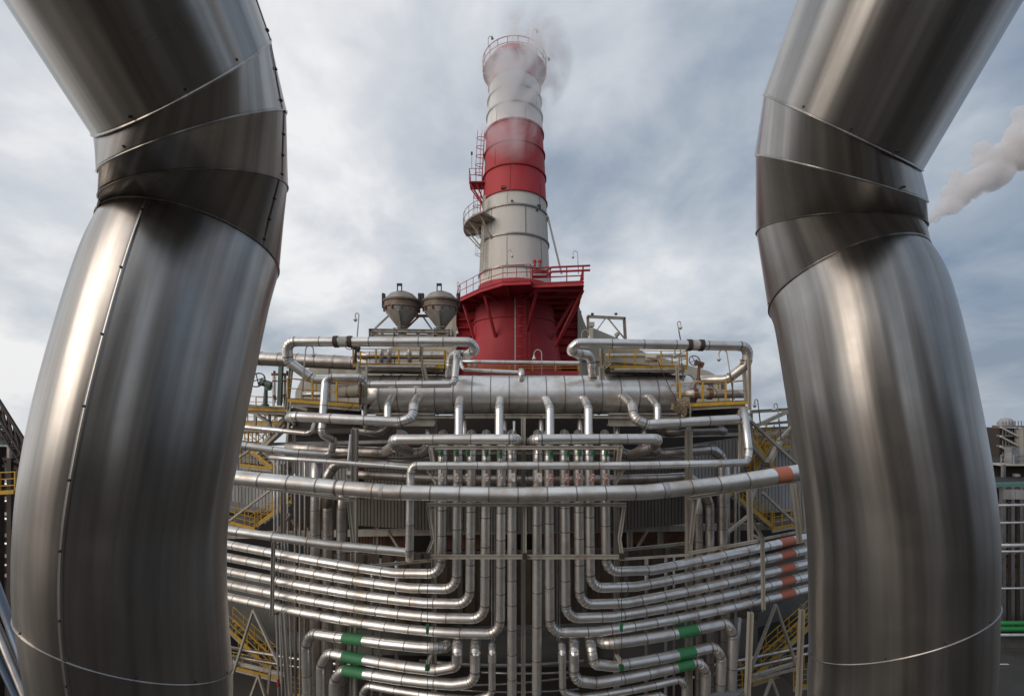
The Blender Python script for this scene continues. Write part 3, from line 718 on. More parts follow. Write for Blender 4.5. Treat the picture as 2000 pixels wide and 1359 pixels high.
hf = thing('hopper_frame', 'beige steel frame carrying the two dust hoppers', 'frame', P(800, 655, 31.5, False))
beams(hf, 'beam', 31.2, [((722,645),(885,647),6), ((722,655),(885,656),5), ((722,645),(740,655),4,31.2,34), ((885,647),(885,672),5)], curv=False)
beams(hf, 'beam', 33.8, [((735,648),(885,649),5), ((806,617),(840,617),5)], curv=False)
beams(hf, 'post', 31.2, [((724,642),(724,672),6), ((771,640),(771,672),5), ((850,640),(850,672),5), ((878,642),(878,672),5)], curv=False)
beams(hf, 'brace', 32.6, [((732,642),(766,610),3), ((790,645),(818,618),3), ((826,618),(845,645),3), ((868,640),(884,618),3)], curv=False, kind='B')
for x in (745, 790, 815, 838, 868):
    s = MB(); s.bar(P(x, 652, 31.4, False), P(x + 3, 652, 33.8, False), .12); s.build('joist', 'beige', hf)

# portal frame right of the chimney
pf = thing('portal_frame', 'beige steel lifting portal frame on the duct casing right of the chimney', 'frame', P(1185, 680, 36, False))
beams(pf, 'beam', 36, [((1147,618),(1222,622),5)], curv=False)
beams(pf, 'post', 36, [((1148,618),(1150,672),5), ((1219,621),(1222,672),5)], curv=False)
beams(pf, 'brace', 36, [((1183,621),(1162,650),2), ((1187,621),(1222,664),2.4)], curv=False, kind='B')
for x in (1157, 1203):
    s = MB(); q = P(x, 615, 36, False); s.tube([q, q + Vector((0,0,.15))], .12, 8); s.build('floodlight', 'dark_steel', pf)
s = MB(); s.bar(P(1154, 640, 35.5, False), P(1154, 668, 35.5, False), .3); s.box(tuple(P(1152, 637, 35.3, False)), tuple(P(1159, 631, 35.8, False))); s.build('floodlight', 'casing', pf)
s = MB(); s.bar(P(1205, 655, 35.5, False), P(1205, 668, 35.5, False), .12); s.bar(P(1202, 656, 35.5, False), P(1208, 651, 35.3, False), .25); s.build('floodlight', 'casing', pf)

# ---------------------------------------------------------------- drum
pipe('huge horizontal insulated drum across the plant, feeding the pipes below', [(716,771,24),(1345,771,24)], 76, 24, 'clad', curv=False, sec=1.02, wat=1000, n=64, name='insulated_drum', cat='drum')
drum = PIPES[-1]['T']
RK = 'pipes turning down through the rack'
LT = 'left'
# top loops
t1 = pipe('long loop pipe with wrapped expansion joint, at the top left of the drum', [(877,737,23.4),(880,692,23.4),(912,694,22.6),(930,683,22.0),(918,668,21.8),(560,667,21.8),(563,706,22.0),(612,741,22.3),(700,741,23)], 19, m='clad', curv=False, bend=0.9, wat=750, n=20)
t2 = pipe('long loop pipe with wrapped expansion joint, at the top right of the drum', [(1158,737,23.4),(1153,693,23.4),(1130,692,22.6),(1113,684,22.0),(1128,670,21.8),(1462,676,21.8),(1458,712,22.0),(1420,741,22.3),(1366,742,23)], 19, m='clad', curv=False, bend=0.9, wat=1250, n=20)
for rec, xs in ((t1, (652, 689)), (t2, (1341, 1374))):
    a, b = xs
    band(rec, a, a + 9, 'wrap_dark', 'flange_wrap', 1.22); band(rec, b - 9, b, 'wrap_dark', 'flange_wrap', 1.22)
    band(rec, a + 10, b - 10, 'wrap', 'insulation_wrap', 1.10); band(rec, (a+b)/2 - 1, (a+b)/2 + 1, 'galv', 'clamp', 1.18)
v1 = pipe('pipe dropping from the loop past the left railed platform and off to the left', [(905,690,23.5),(893,690,22.4),(887,750,21.6),(716,751,21.6),(704,737,21.4),(636,737,21.2),(628,848,20.6),(652,860,21.3),(646,888,21.6),(560,882,21.2),(430,864,20.8)], 14.5, m='clad', curv=False, bend=0.85, wat=800, n=18)
pipe('wide insulated pipe running left from behind the top left platform', [(760,712,30),(440,697,30)], 27, m='clad_dull', curv=False, wat=600, n=24)
pipe('thin pipe along the railing between the chimney foot and drum', [(890,706,25),(1132,709,25)], 7.5, m='clad', curv=False, wat=1000, n=12)
pipe('small pipe lying on top of the drum with a domed stub', [(1020,742,24),(1020,726,24.0),(1016,727,24.5),(905,722,24.5),(895,700,25)], 7.5, m='clad', curv=False, wat=1000, n=12, bend=.8)
pipe('domed white stub standing on the drum centre', [(1018,745,23.3),(1018,727,23.3),(1018,724,24.6)], 12.5, m='clad', curv=False, wat=1000, n=16, bend=.6)
for x in (917, 928):
    pipe('short upright stub behind the thin rail pipe, %s' % ('nearer the loop pipe' if x == 917 else 'nearer the chimney'), [(x,735,26),(x,702,26)], 7, m='clad', curv=False, wat=1000, n=12)
# downcomers from the drum
for x0, x1, lb in ((898,896,'first'),(977,975,'second'),(1067,1074,'third'),(1142,1149,'fourth')):
    pipe('upright pipe from drum belly to the headers, %s counting from the left' % lb, [(x0,783,23.2),(x0,781,22.6),(x1,797,21.2),(x1,862,20.6)], 17, m='clad', curv=False, wat=1000, n=18, bend=.7, group='upright pipes between drum and headers')
pipe('short pipe from drum belly onto the left branch pipe', [(768,776,23.2),(766,776,22.6),(757,792,21.4),(757,822,21.2)], 14.5, m='clad', curv=False, wat=800, bend=.7)
pipe('short pipe from drum belly onto the right branch pipe', [(1268,776,23.2),(1270,777,22.6),(1284,794,21.4),(1284,822,21.2)], 14.5, m='clad', curv=False, wat=1200, bend=.7)
pipe('branch pipe from the drum running left under the railed platform', [(820,776,23.2),(817,777,22.6),(808,792,21.2),(806,816,20.6),(780,824,20.6),(572,813,20.6),(566,816,21.6)], 19.5, m='clad', curv=False, wat=700, bend=.95, n=20)
pipe('branch pipe from the drum running right under the railed platform', [(1216,776,23.2),(1220,777,22.6),(1235,792,21.2),(1238,818,20.6),(1264,829,20.6),(1452,818,20.6),(1458,820,21.6)], 19.5, m='clad', curv=False, wat=1350, bend=.95, n=20)
# headers
pipe('horizontal header pipe left of the central column', [(800,882,22.4),(772,872,20.9),(768,858,19.9),(1008,858,19.4),(1013,862,20.6)], 20.5, m='clad', curv=False, wat=900, bend=.62, n=22)
pipe('horizontal header pipe right of the central column', [(1232,888,22.4),(1278,872,20.9),(1284,857,19.9),(1044,858,19.4),(1039,862,20.6)], 20.5, m='clad', curv=False, wat=1150, bend=.62, n=22)
# crossing pipes
pipe('long pipe crossing the rack under the headers, rising at its right end', [(1452,796,20.6),(1462,880,20.2),(1458,903,20.0),(1400,905,19.2),(1240,909,18.9),(806,909,18.9),(802,925,18.9),(800,1080,18.9),(800,1092,19.3)], 16, m='clad', curv=False, wat=1000, bend=.9, n=18)
pipe('thick main pipe crossing the whole rack with an orange band', [(400,922,18.4),(450,932,18.4),(640,950,18.4),(760,961,18.2),(1000,966,18.2),(1260,961,18.2),(1400,946,18.4),(1600,916,18.4),(1680,905,18.4)], 30, m='clad', curv=False, wat=1000, bend=.8, n=28, bands=((1511,1541,'orange_band'),))
mainp = PIPES[-1]
band(mainp, 655, 662, 'strap', 'flange_ring', 1.05); band(mainp, 742, 752, 'galv', 'repair_sleeve', 1.04); band(mainp, 1291, 1306, 'galv', 'repair_sleeve', 1.03)
pipe('thin pipe ending in an upturn over the left stairs', [(430,829,21.5),(600,846,21),(610,842,21),(614,828,21.4)], 9.5, m='clad', curv=False, wat=600, bend=1, n=14)
pipe('thin manifold pipe above the bundle of small upright tubes', [(527,893,19.6),(640,901,19.6),(808,914,19.6)], 8.5, m='clad', curv=False, wat=600, n=14)
pipe('thin short upright tube beside the left bracket column', [(685,848,19.8),(680,907,19.8)], 5, m='galv', curv=False, wat=700, n=10)
# back pipes
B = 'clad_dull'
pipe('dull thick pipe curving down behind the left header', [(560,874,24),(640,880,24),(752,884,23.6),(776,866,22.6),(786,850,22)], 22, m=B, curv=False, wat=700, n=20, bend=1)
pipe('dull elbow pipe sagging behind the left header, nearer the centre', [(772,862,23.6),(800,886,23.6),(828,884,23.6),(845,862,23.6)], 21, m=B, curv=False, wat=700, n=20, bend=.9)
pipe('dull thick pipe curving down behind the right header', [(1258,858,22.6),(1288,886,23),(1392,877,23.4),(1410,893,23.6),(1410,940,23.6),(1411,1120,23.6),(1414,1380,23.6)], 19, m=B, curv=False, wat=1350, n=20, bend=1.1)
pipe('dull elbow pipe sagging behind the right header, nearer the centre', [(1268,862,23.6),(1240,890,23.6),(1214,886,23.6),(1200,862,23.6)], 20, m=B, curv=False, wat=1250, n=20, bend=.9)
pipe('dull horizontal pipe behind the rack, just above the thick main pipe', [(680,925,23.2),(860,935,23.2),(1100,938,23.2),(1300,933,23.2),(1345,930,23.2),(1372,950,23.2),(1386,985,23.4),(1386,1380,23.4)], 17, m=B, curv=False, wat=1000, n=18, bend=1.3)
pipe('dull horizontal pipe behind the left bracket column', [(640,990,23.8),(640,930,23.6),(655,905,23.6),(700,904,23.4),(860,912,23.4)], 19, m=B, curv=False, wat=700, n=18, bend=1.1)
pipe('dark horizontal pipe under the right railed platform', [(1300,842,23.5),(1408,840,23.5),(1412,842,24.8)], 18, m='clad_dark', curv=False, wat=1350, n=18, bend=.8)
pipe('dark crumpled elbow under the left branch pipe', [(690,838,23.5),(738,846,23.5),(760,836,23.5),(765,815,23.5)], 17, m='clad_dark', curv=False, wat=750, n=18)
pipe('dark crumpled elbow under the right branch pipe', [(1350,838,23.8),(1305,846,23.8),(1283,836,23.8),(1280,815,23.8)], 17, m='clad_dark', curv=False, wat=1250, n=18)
for i, (x, lb) in enumerate(((617, 'nearest the left stairs'), (641, 'the middle one'), (668, 'nearest the bracket column'))):
    pipe('thick dull upright pipe left of the rack, %s' % lb, [(x + 2, 900 if i == 0 else 950, 24), (x, 1000, 24), (x - 2, 1380, 24)], 21, m=B, curv=False, wat=660, n=20, group='thick upright pipes left of the rack')
pipe('thick dull upright pipe right of the rack, beside the right bracket column', [(1364, 950, 23.6), (1366, 1380, 23.6)], 17, m=B, curv=False, wat=1350, n=18)
for k, (x0, x1, y) in enumerate(((735, 752, 815), (1105, 1108, 815), (1135, 1138, 815), (868, 868, 812), (915, 918, 812), (1072, 1060, 812), (1250, 1258, 838))):
    pass
for x, t, lb in ((779,838,'left of the left header'), (836,838,'over the left header'), (907,812,'behind the first drum pipe'), (985,812,'behind the second drum pipe'), (1057,812,'behind the third drum pipe'), (1133,812,'behind the fourth drum pipe'), (1205,836,'over the right header'), (1258,838,'near the right end of the right header')):
    pipe('slim dull upright pipe in the dark gap, %s' % lb, [(x, t, 22.5), (x, 872, 22.5)], 10, m=B, curv=False, wat=1000, n=14)
pipe('very thin bright upright tube beside the central column', [(1004,822,21.5),(1004,852,21.5)], 5, m='clad', curv=False, wat=1000, n=10)

# the twelve verticals through the rack
V12 = [(863,1120,1036,'outermost'),(893,1150,1061,'second from outside'),(919,1179,1088,'third from outside'),(948,1208,1113,'fourth from outside'),(978,1238,1138,'fifth from outside')]
for i, (x, yb, yl, lb) in enumerate(V12):
    pipe('upright rack pipe bending left, %s' % lb, [(x+2, 846, 21.6),(x+2, 880, 20.2),(x+1, 960, 20.2),(x, 1060, 20.2),(x - 1, yb, 20.2),(x - 90, yb - (2 if i else 1), 20.2),(430, yl + (27 if i < 0 else 24) , 20.2)], 19, m='clad', wat=950, bend=1.45, group=RK, n=18)
V12R = [(1183,1116,1026,'outermost'),(1152,1148,1050,'second from outside'),(1131,1180,1076,'third from outside'),(1104,1207,1101,'fourth from outside'),(1073,1236,1126,'fifth from outside')]
for i, (x, yb, yl, lb) in enumerate(V12R):
    pipe('upright rack pipe bending right with orange band, %s' % lb, [(x-2, 846, 21.6),(x-2, 880, 20.2),(x-1, 960, 20.2),(x, 1060, 20.2),(x + 1, yb, 20.2),(x + 90, yb - 3, 20.2),(1610, yl + 15, 20.2)], 19, m='clad', wat=1100, bend=1.45, group=RK, n=18, bands=((1521,1549,'orange_band'),))
pipe('straight upright rack pipe just left of the central column', [(1000, 846, 21.6),(1000, 880, 20.2),(1000,1420,20.2)], 19, m='clad', wat=1000, bend=1.2, n=18, group=RK)
pipe('straight upright rack pipe just right of the central column', [(1050, 846, 21.6),(1050, 880, 20.2),(1048,1420,20.2)], 19, m='clad', wat=1000, bend=1.2, n=18, group=RK)
pipe('horizontal pipe meeting the foot of the long crossing pipe, above the bent rack pipes', [(400,1026,19.6),(450,1036,19.6),(640,1063,19.6),(806,1079,19.6)], 16.5, m='clad', wat=800, n=18, curv=False)

# lower groups with green bands
G = 'green banded pipes low on the rack'
pipe('highest green banded pipe on the left, turning down outermost', [(874,1259,21),(868,1266,20),(700,1249,20),(607,1236,20),(598,1262,20),(602,1420,20)], 20, m='clad', wat=760, bend=1.15, n=20, group=G, bands=((670,712,'green_band'),))
pipe('middle green banded pipe on the left with bright sleeve', [(895,1248,21.4),(893,1262,20.2),(893,1300,20),(850,1308,20),(640,1274,20),(627,1300,20),(628,1420,20)], 20, m='clad', wat=800, bend=1.15, n=20, group=G, bands=((671,713,'green_band'),))
pipe('lowest green banded pipe on the left with bright sleeve', [(930,1250,21.4),(928,1264,20.2),(928,1330,20),(885,1336,20),(668,1307,20),(652,1328,20),(652,1430,20)], 20, m='clad', wat=800, bend=1.15, n=20, group=G, bands=((673,712,'green_band'),))
pipe('slim pipe low on the left without a band, turning down inside the banded ones', [(962,1256,21.2),(961,1266,20),(961,1356,20),(925,1366,20),(718,1338,20),(708,1352,20),(708,1430,20)], 14, m='clad', wat=850, bend=1.1, n=16)
pipe('highest green banded pipe on the right, turning down outermost', [(1170,1250,21),(1178,1258,20),(1340,1233,20),(1420,1216,20),(1432,1240,20),(1424,1420,20)], 20, m='clad', wat=1300, bend=1.15, n=20, group=G, bands=((1321,1360,'green_band'),))
pipe('middle green banded pipe on the right with bright sleeve', [(1152,1246,21.4),(1154,1260,20.2),(1160,1296,20),(1200,1300,20),(1396,1262,20),(1409,1284,20),(1403,1420,20)], 20, m='clad', wat=1250, bend=1.15, n=20, group=G, bands=((1321,1356,'green_band'),))
pipe('lowest green banded pipe on the right with bright sleeve', [(1121,1246,21.4),(1121,1262,20.2),(1121,1328,20),(1165,1333,20),(1366,1291,20),(1379,1312,20),(1376,1430,20)], 20, m='clad', wat=1250, bend=1.15, n=20, group=G, bands=((1320,1352,'green_band'),))
pipe('slim pipe low on the right without a band, turning down inside the banded ones', [(1097,1256,21.2),(1098,1266,20),(1099,1352,20),(1135,1362,20),(1328,1326,20),(1338,1340,20),(1337,1430,20)], 14, m='clad', wat=1150, bend=1.1, n=16)
pipe('slim pipe just entering the bottom of the picture on the right', [(1210,1372,20),(1290,1356,20),(1306,1366,20),(1308,1430,20)], 12, m='clad', wat=1150, bend=1.1, n=14)
pipe('slim upright pipe with open top beside the outermost green banded pipe', [(1444,1206,20.6),(1436,1300,20.6),(1434,1420,20.6)], 8, m='galv', wat=1400, n=12)
for x, lb in ((893,'middle left'),(928,'lowest left'),(961,'slim left'),(1098,'slim right'),(1121,'lowest right')):
    s = MB(); w_ = 8 if lb.startswith('slim') else 10.4
    s.tube([P(x, 1283 - 8, 19.99), P(x, 1283 + 8, 19.99)], M(x, w_, 20), 20, False)
    tag(s.build('bright_sleeve', 'clad', None, True), 'bright metal sleeve clipped round the %s green group pipe' % lb, 'sleeve', 'bright sleeves on the lower pipes')

# ---------------------------------------------------------------- steelwork
fr_ = thing('pipe_rack_frame', 'beige steel rack frame holding all the pipes, with a central column', 'frame', P(1022, 1359, 21, False) * 1.0)
beams(fr_, 'column', 21.2, [((1022,815),(1022,1420),8.5), ((693,838),(690,1420),11,22.4), ((1345,838),(1345,1420),11,22.4), ((848,812),(848,1420),9,23.2), ((1204,812),(1204,1420),9,23.2)], curv=False)
beams(fr_, 'beam', 22.4, [((718,814),(1330,814),6), ((898,812),(1160,812),8)], curv=False)
beams(fr_, 'girder', 22.6, [((735,819),(850,819),25), ((1188,819),(1330,819),25)], curv=False)
beams(fr_, 'beam', 19.3, [((838,874),(1216,874),7)], curv=False)
beams(fr_, 'beam', 19.0, [((835,985),(1222,985),6.5), ((832,1087),(1215,1087),7)], curv=False)
beams(fr_, 'bracket_arm', 19.2, [((841,876),(850,925),8), ((1211,876),(1204,930),8), ((845,876),(852,900),6,19.2,22.8), ((1207,876),(1202,900),6,19.2,22.8), ((836,985),(846,1052),6), ((846,1052),(833,1085),6), ((1220,985),(1210,1052),6), ((1210,1052),(1215,1085),6), ((1025,988),(1025,1085),6.5),
    ((833,1087),(848,1089),6,19,23), ((1215,1087),(1204,1089),6,19,23), ((836,985),(848,990),6,19,23), ((1221,985),(1204,990),6,19,23), ((1200,945),(1218,915),6), ((852,945),(830,912),4)], curv=False)
for x in (833, 1025, 1215):
    s = MB(); q = P(x, 1087, 18.86, False); s.box((q.x-.1, q.y-.02, q.z-.1), (q.x+.1, q.y+.2, q.z+.1)); s.build('end_plate', 'dark_steel', fr_)
beams(fr_, 'beam', 19.6, [((430,940),(682,976),5.5), ((1348,972),(1600,932),5.5), ((1210,1092),(1345,1083),4,20.6), ((1345,1080),(1480,1056),5,20.6), ((565,1055),(688,1076),5,20.6)], curv=False)
beams(fr_, 'bracket_arm', 19.9, [((681,976),(690,1062),6), ((1358,975),(1349,1062),6), ((682,974),(694,974),7), ((1344,971),(1362,969),9)], curv=False)
beams(fr_, 'column', 21.5, [((553,905),(553,1050),7), ((553,1195),(566,1400),8), ((1463,940),(1466,1060),8), ((1466,1195),(1458,1400),8.5), ((1549,945),(1562,1060),7), ((1566,1190),(1558,1400),8), ((1447,800),(1448,900),7), ((1463,700),(1464,800),5)], curv=False)
beams(fr_, 'cross_beam', 24.6, [((700,895),(860,897),6), ((1190,897),(1345,895),6), ((560,1120),(860,1092),5,24.6), ((1200,1075),(1345,1060),5), ((850,884),(1205,884),5)], curv=False)
# hangers in front of the bent pipes
for side, pts in (('left', [((565,1003),(534,1057)),((534,1057),(531,1202))]), ('right', [((1463,1003),(1489,1052)),((1489,1052),(1491,1190))])):
    T = thing('pipe_hanger', 'beige cranked hanger bar strapping the bent rack pipes on the %s' % side, 'hanger', P(pts[1][1][0], 1200, 19.6, False), 'cranked hanger bars')
    for a, b in pts:
        s = MB(); s.ibeam(P(*a, 19.4 if side else 0, True), P(*b, 19.4, True), .16, .14); s.build('bar', 'beige', T)
    x = pts[1][0][0]
    for k in range(6):
        y = pts[1][0][1] + 6 + k * 27; s = MB(); s.bar(P(x, y, 19.5), P(x + (10 if side == 'left' else -10), y, 20.6), .06, .08); s.build('clip', 'strap', T)
# spring hangers
i = 0
hang = [(862,1,'w'),(892,1,'w'),(914,1,'w'),(950,1,'w'),(977,1,'w'),(1000,0,'p'),(1052,0,'p'),(1076,1,'r'),(1108,1,'r'),(1132,1,'r'),(1158,1,'r'),(1184,1,'r')]
words = ['first','second','third','fourth','fifth','sixth','seventh','eighth','ninth','tenth','eleventh','twelfth']
for i, (x, bx, tp) in enumerate(hang):
    q = P(x, 885, 18.9, False)
    lb = {'w': 'green spring hanger with whitish clamp plate', 'p': 'rod hanger with large white plate, no green box', 'r': 'green spring hanger with red and white clamp'}[tp]
    T = thing('spring_hanger', '%s, %s from the left' % (lb, words[i]), 'hanger', q, 'spring hangers under the rack beam')
    s = M(x, 1, 18.9, False)
    if bx:
        k = 4 if x == 977 or x == 1076 else 0
        b = MB(); b.lathe(q, [(0, (6)*s), (4.2*s, 6*s), (4.2*s, (-6 - k)*s), (0, (-6-k)*s)], 14); b.build('spring_case', 'green_box', T)
        b = MB(); b.box((q.x-1.6*s, q.y-4.5*s, q.z-3*s), (q.x+1.6*s, q.y-3.9*s, q.z+3*s)); b.build('scale_plate', 'dark_steel', T)
        b = MB(); b.box((q.x-5*s, q.y-2*s, q.z+6*s), (q.x+5*s, q.y+2*s, q.z+7.4*s)); b.build('top_plate', 'dark_steel', T)
    b = MB(); b.tube([q + Vector((0,0,(-6 if bx else 5)*s)), q + Vector((0,0,-42*s))], .018, 6); b.build('rod', 'dark_steel', T)
    c = q + Vector((0, 0, -47*s)); wx, wz = (6.2, 8.5) if tp == 'p' else (4.6, 7.5); b = MB()
    if tp == 'p': b.box((c.x-wx*s, c.y-.03, c.z-wz*s), (c.x+wx*s, c.y+.03, c.z+wz*s)); b.build('clamp_plate', 'plate_white', T)
    else:
        off = 0 if tp == 'w' else (5 if i > 7 else 0); mt = 'plate_white' if tp == 'w' else 'plate_red'
        for kk in range(3):
            b = MB(); z0 = c.z + (wz - kk*5.2 - 4.4)*s; dx = (kk == 1)*2*s
            b.box((c.x - wx*s + dx, c.y-.05-.02*kk, z0), (c.x + wx*s*.6 + dx, c.y+.06, z0 + 4*s)); b.build('clamp_plate', mt, T)
        if tp == 'r': b = MB(); b.bar((c.x + 2*s, c.y, c.z - 1*s), (c.x - 8*s, c.y, c.z - 5*s), .05, .09); b.build('clamp_arm', 'plate_red', T)
# thin hanging rods with green clamps
for x, y0, y1, yc, lb in ((835,1092,1400,1228,'left'), (1214,1092,1330,1224,'right')):
    T = thing('hanging_rod', 'thin hanging rod with green clamp in front of the %s bent pipes' % lb, 'rod', P(x, yc, 18.8, False))
    s = MB(); s.tube([P(x,y0,18.8,False), P(x,y1,18.8,False)], .014, 5); s.build('rod', 'dark_steel', T)
    s = MB(); q = P(x, yc, 18.8, False); s.box((q.x-.06, q.y-.05, q.z-.18), (q.x+.05, q.y+.1, q.z+.18)); s.build('clamp', 'green_box', T)
    s = MB(); a = P(x+ (8 if lb == 'left' else -10), 1279, 20.5, False); b_ = P(x, 1293, 18.9, False); s.bar(a, b_, .14); s.build('support_arm', 'beige', T)
    s = MB(); q = P(x, 1303, 18.9, False); s.box((q.x-.1, q.y-.08, q.z-.1), (q.x+.1, q.y+.1, q.z+.1)); s.build('clamp', 'green_box', T)
# small upright tube bundle
for i, (x, w_, y0, m) in enumerate(((536,4.5,905,'clad'),(543,5,902,'clad'),(550,3.6,905,'galv'),(556,4,906,'clad'),(562,3.4,906,'galv'))):
    pipe('thin upright tube in the bundle on the left, %s tube from the stairs' % words[i], [(x, y0 - 6, 21.1),(x, 1060, 21.1),(x+10, 1420, 21.1)], w_*.9, m='galv', wat=550, n=10, sec=3, seam=False, curv=True, group='thin upright tubes in the left bundle')
    if i in (0, 3):
        for y in (1225, 1325)[(0 if i else 1):]:
            q0, q1 = P(x + (y-1060)/36., y, 21.1), P(x + (y-1045)/36., y + 15, 21.1); s = MB(); s.tube([q0, q1], M(x, w_, 21.1)*.55, 10); s.build('red_marking', 'red_mark', PIPES[-1]['T'])

# ---------------------------------------------------------------- plant building behind the rack
pb = thing('plant_building', 'dim plant hall clad in grey ribbed siding behind the pipe rack', 'building', (0.5, 34, 0))
def siding(px0, px1, top, bot, D, m, par, nm='ribbed_siding'):
    """vertical ribbed sheet: top/bot are (left,right) py"""
    V = []; Fc = []; x = px0; k = 0; pr = [(0.0, 0.0), (0.80, 0.0), (0.86, 0.09), (0.94, 0.09)]
    step = 6.6; cols = []
    while x < px1:
        for f, d in pr:
            xx = min(px1, x + f * step); t = (xx - px0) / (px1 - px0)
            a = P(xx, top[0]*(1-t)+top[1]*t, D); b = P(xx, bot[0]*(1-t)+bot[1]*t, D); cols.append((a + Vector((0, d, 0)), b + Vector((0, d, 0))))
        x += step
    for a, b in cols: V += [a, b]
    for i in range(len(cols) - 1): Fc.append((2*i, 2*i+1, 2*i+3, 2*i+2))
    return obj(nm, V, Fc, m, par)
siding(440, 560, (872, 890), (975, 1003), 27, 'siding', pb)
siding(556, 700, (885, 900), (958, 972), 27.2, 'siding', pb)
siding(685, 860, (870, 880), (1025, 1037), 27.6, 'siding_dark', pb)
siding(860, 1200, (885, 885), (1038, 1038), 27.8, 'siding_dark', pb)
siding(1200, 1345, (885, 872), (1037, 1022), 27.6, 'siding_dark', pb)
siding(1345, 1470, (868, 850), (965, 950), 27.2, 'siding', pb)
siding(1462, 1620, (852, 815), (1005, 985), 27, 'siding', pb)
def wall(px0, px1, top, bot, D, m, par, nm, thick=.25):
    n = max(1, int((px1 - px0) / 60)); V = []; Fc = []
    for i in range(n + 1):
        t = i / n; x = px0 + (px1-px0)*t
        a = P(x, top[0]*(1-t)+top[1]*t, D); b = P(x, bot[0]*(1-t)+bot[1]*t, D); V += [a, b, b + Vector((0,thick,0)), a + Vector((0,thick,0))]
    for i in range(n):
        for j in range(4): Fc.append((4*i+j, 4*i+(j+1) % 4, 4*i+4+(j+1) % 4, 4*i+4+j))
    Fc += [(3,2,1,0), (4*n, 4*n+1, 4*n+2, 4*n+3)]
    return obj(nm, V, Fc, m, par)
wall(560, 1480, (835, 835), (1500, 1500), 34, 'dark_wall', pb, 'dark_backing')  # near-black backing sheets stand in for the unlit voids behind the pipes
wall(700, 1345, (813, 813), (900, 900), 31, 'dark_wall', pb, 'dark_backing')  # near-black sheet stands in for the dark gap between drum and headers
wall(430, 560, (1000, 1000), (1500, 1500), 34, 'dark_wall', pb, 'dark_backing')
wall(1480, 1640, (1000, 1000), (1500, 1500), 34, 'dark_wall', pb, 'dark_backing')
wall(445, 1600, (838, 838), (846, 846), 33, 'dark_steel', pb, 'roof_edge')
# finned tube bank seen in the dark slot
k = 0
for px0, px1, y0, y1 in ((560, 600, 1018, 1038), (700, 790, 1036, 1066), (860, 985, 1040, 1072), (1063, 1200, 1040, 1072), (1225, 1345, 1022, 1062), (1400, 1450, 995, 1025)):
    V = MB(); x = px0
    while x < px1:
        V.bar(P(x, y0, 30), P(x, y1, 30), .17, .1); x += 5.6
    tag(V.build('finned_tubes', 'rust', pb), kind='stuff')
for x in (735, 1290, 600, 1230, 1440): s = MB(); s.ibeam(P(x, 1030, 29), P(x, 1300, 29), .3); s.build('column', 'beige', pb)
for a, b in (((757,1035),(780,1072)), ((1265,1035),(1243,1072)), ((1240,1075),(1285,1066)), ((570,1015),(600,1060)), ((1420,1040),(1455,1015))):
    s = MB(); s.bar(P(*a, 28.6), P(*b, 28.6), .14); s.build('brace', 'beige', pb)
# brown panelled wall with battens
wall(560, 1480, (1086, 1066), (1245, 1225), 27.5, 'brown_wall', pb, 'brown_wall')
x = 575
while x < 1475:
    t = (x-560)/920; s = MB(); s.bar(P(x, 1087-20*t, 27.35), P(x, 1244-20*t, 27.35), .10 if (x // 27) % 3 else .3, .08); s.build('batten', 'brown_wall' if (x // 27) % 3 else 'concrete', pb); x += 27
wall(545, 1480, (1243, 1215), (1275, 1290), 26.5, 'concrete', pb, 'concrete_beam', .6)
wall(880, 1165, (1246, 1246), (1302, 1302), 26.2, 'concrete', pb, 'concrete_beam', .6)
wall(440, 545, (1110, 1130), (1230, 1262), 28, 'concrete', pb, 'concrete_wall', .4)
wall(1480, 1620, (1095, 1050), (1225, 1180), 28, 'concrete', pb, 'concrete_wall', .4)
wall(700, 1345, (1302, 1302), (1500, 1500), 29, 'dark_wall', pb, 'low_dark_backing', .3)  # near-black backing stands in for the unlit space under the beam
wall(430, 1640, (1040, 1020), (1052, 1032), 28.6, 'beige', pb, 'floor_edge', .3)
wall(440, 1600, (866, 842), (872, 848), 26.8, 'siding', pb, 'sheet_flashing', .1)
# dim background pipes low in the hall
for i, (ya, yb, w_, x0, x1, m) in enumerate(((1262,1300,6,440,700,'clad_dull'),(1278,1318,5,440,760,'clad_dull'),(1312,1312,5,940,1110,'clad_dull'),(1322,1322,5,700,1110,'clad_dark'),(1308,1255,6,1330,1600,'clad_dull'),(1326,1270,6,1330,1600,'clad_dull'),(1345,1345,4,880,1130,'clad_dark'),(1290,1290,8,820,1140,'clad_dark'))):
    pipe('dim horizontal pipe deep in the hall under the bent pipes, %s line' % words[i], [(x0,ya,25.5),(x1,yb,25.5)], w_, m=m, n=12, sec=4, wat=(x0+x1)/2, group='dim pipes deep in the hall')

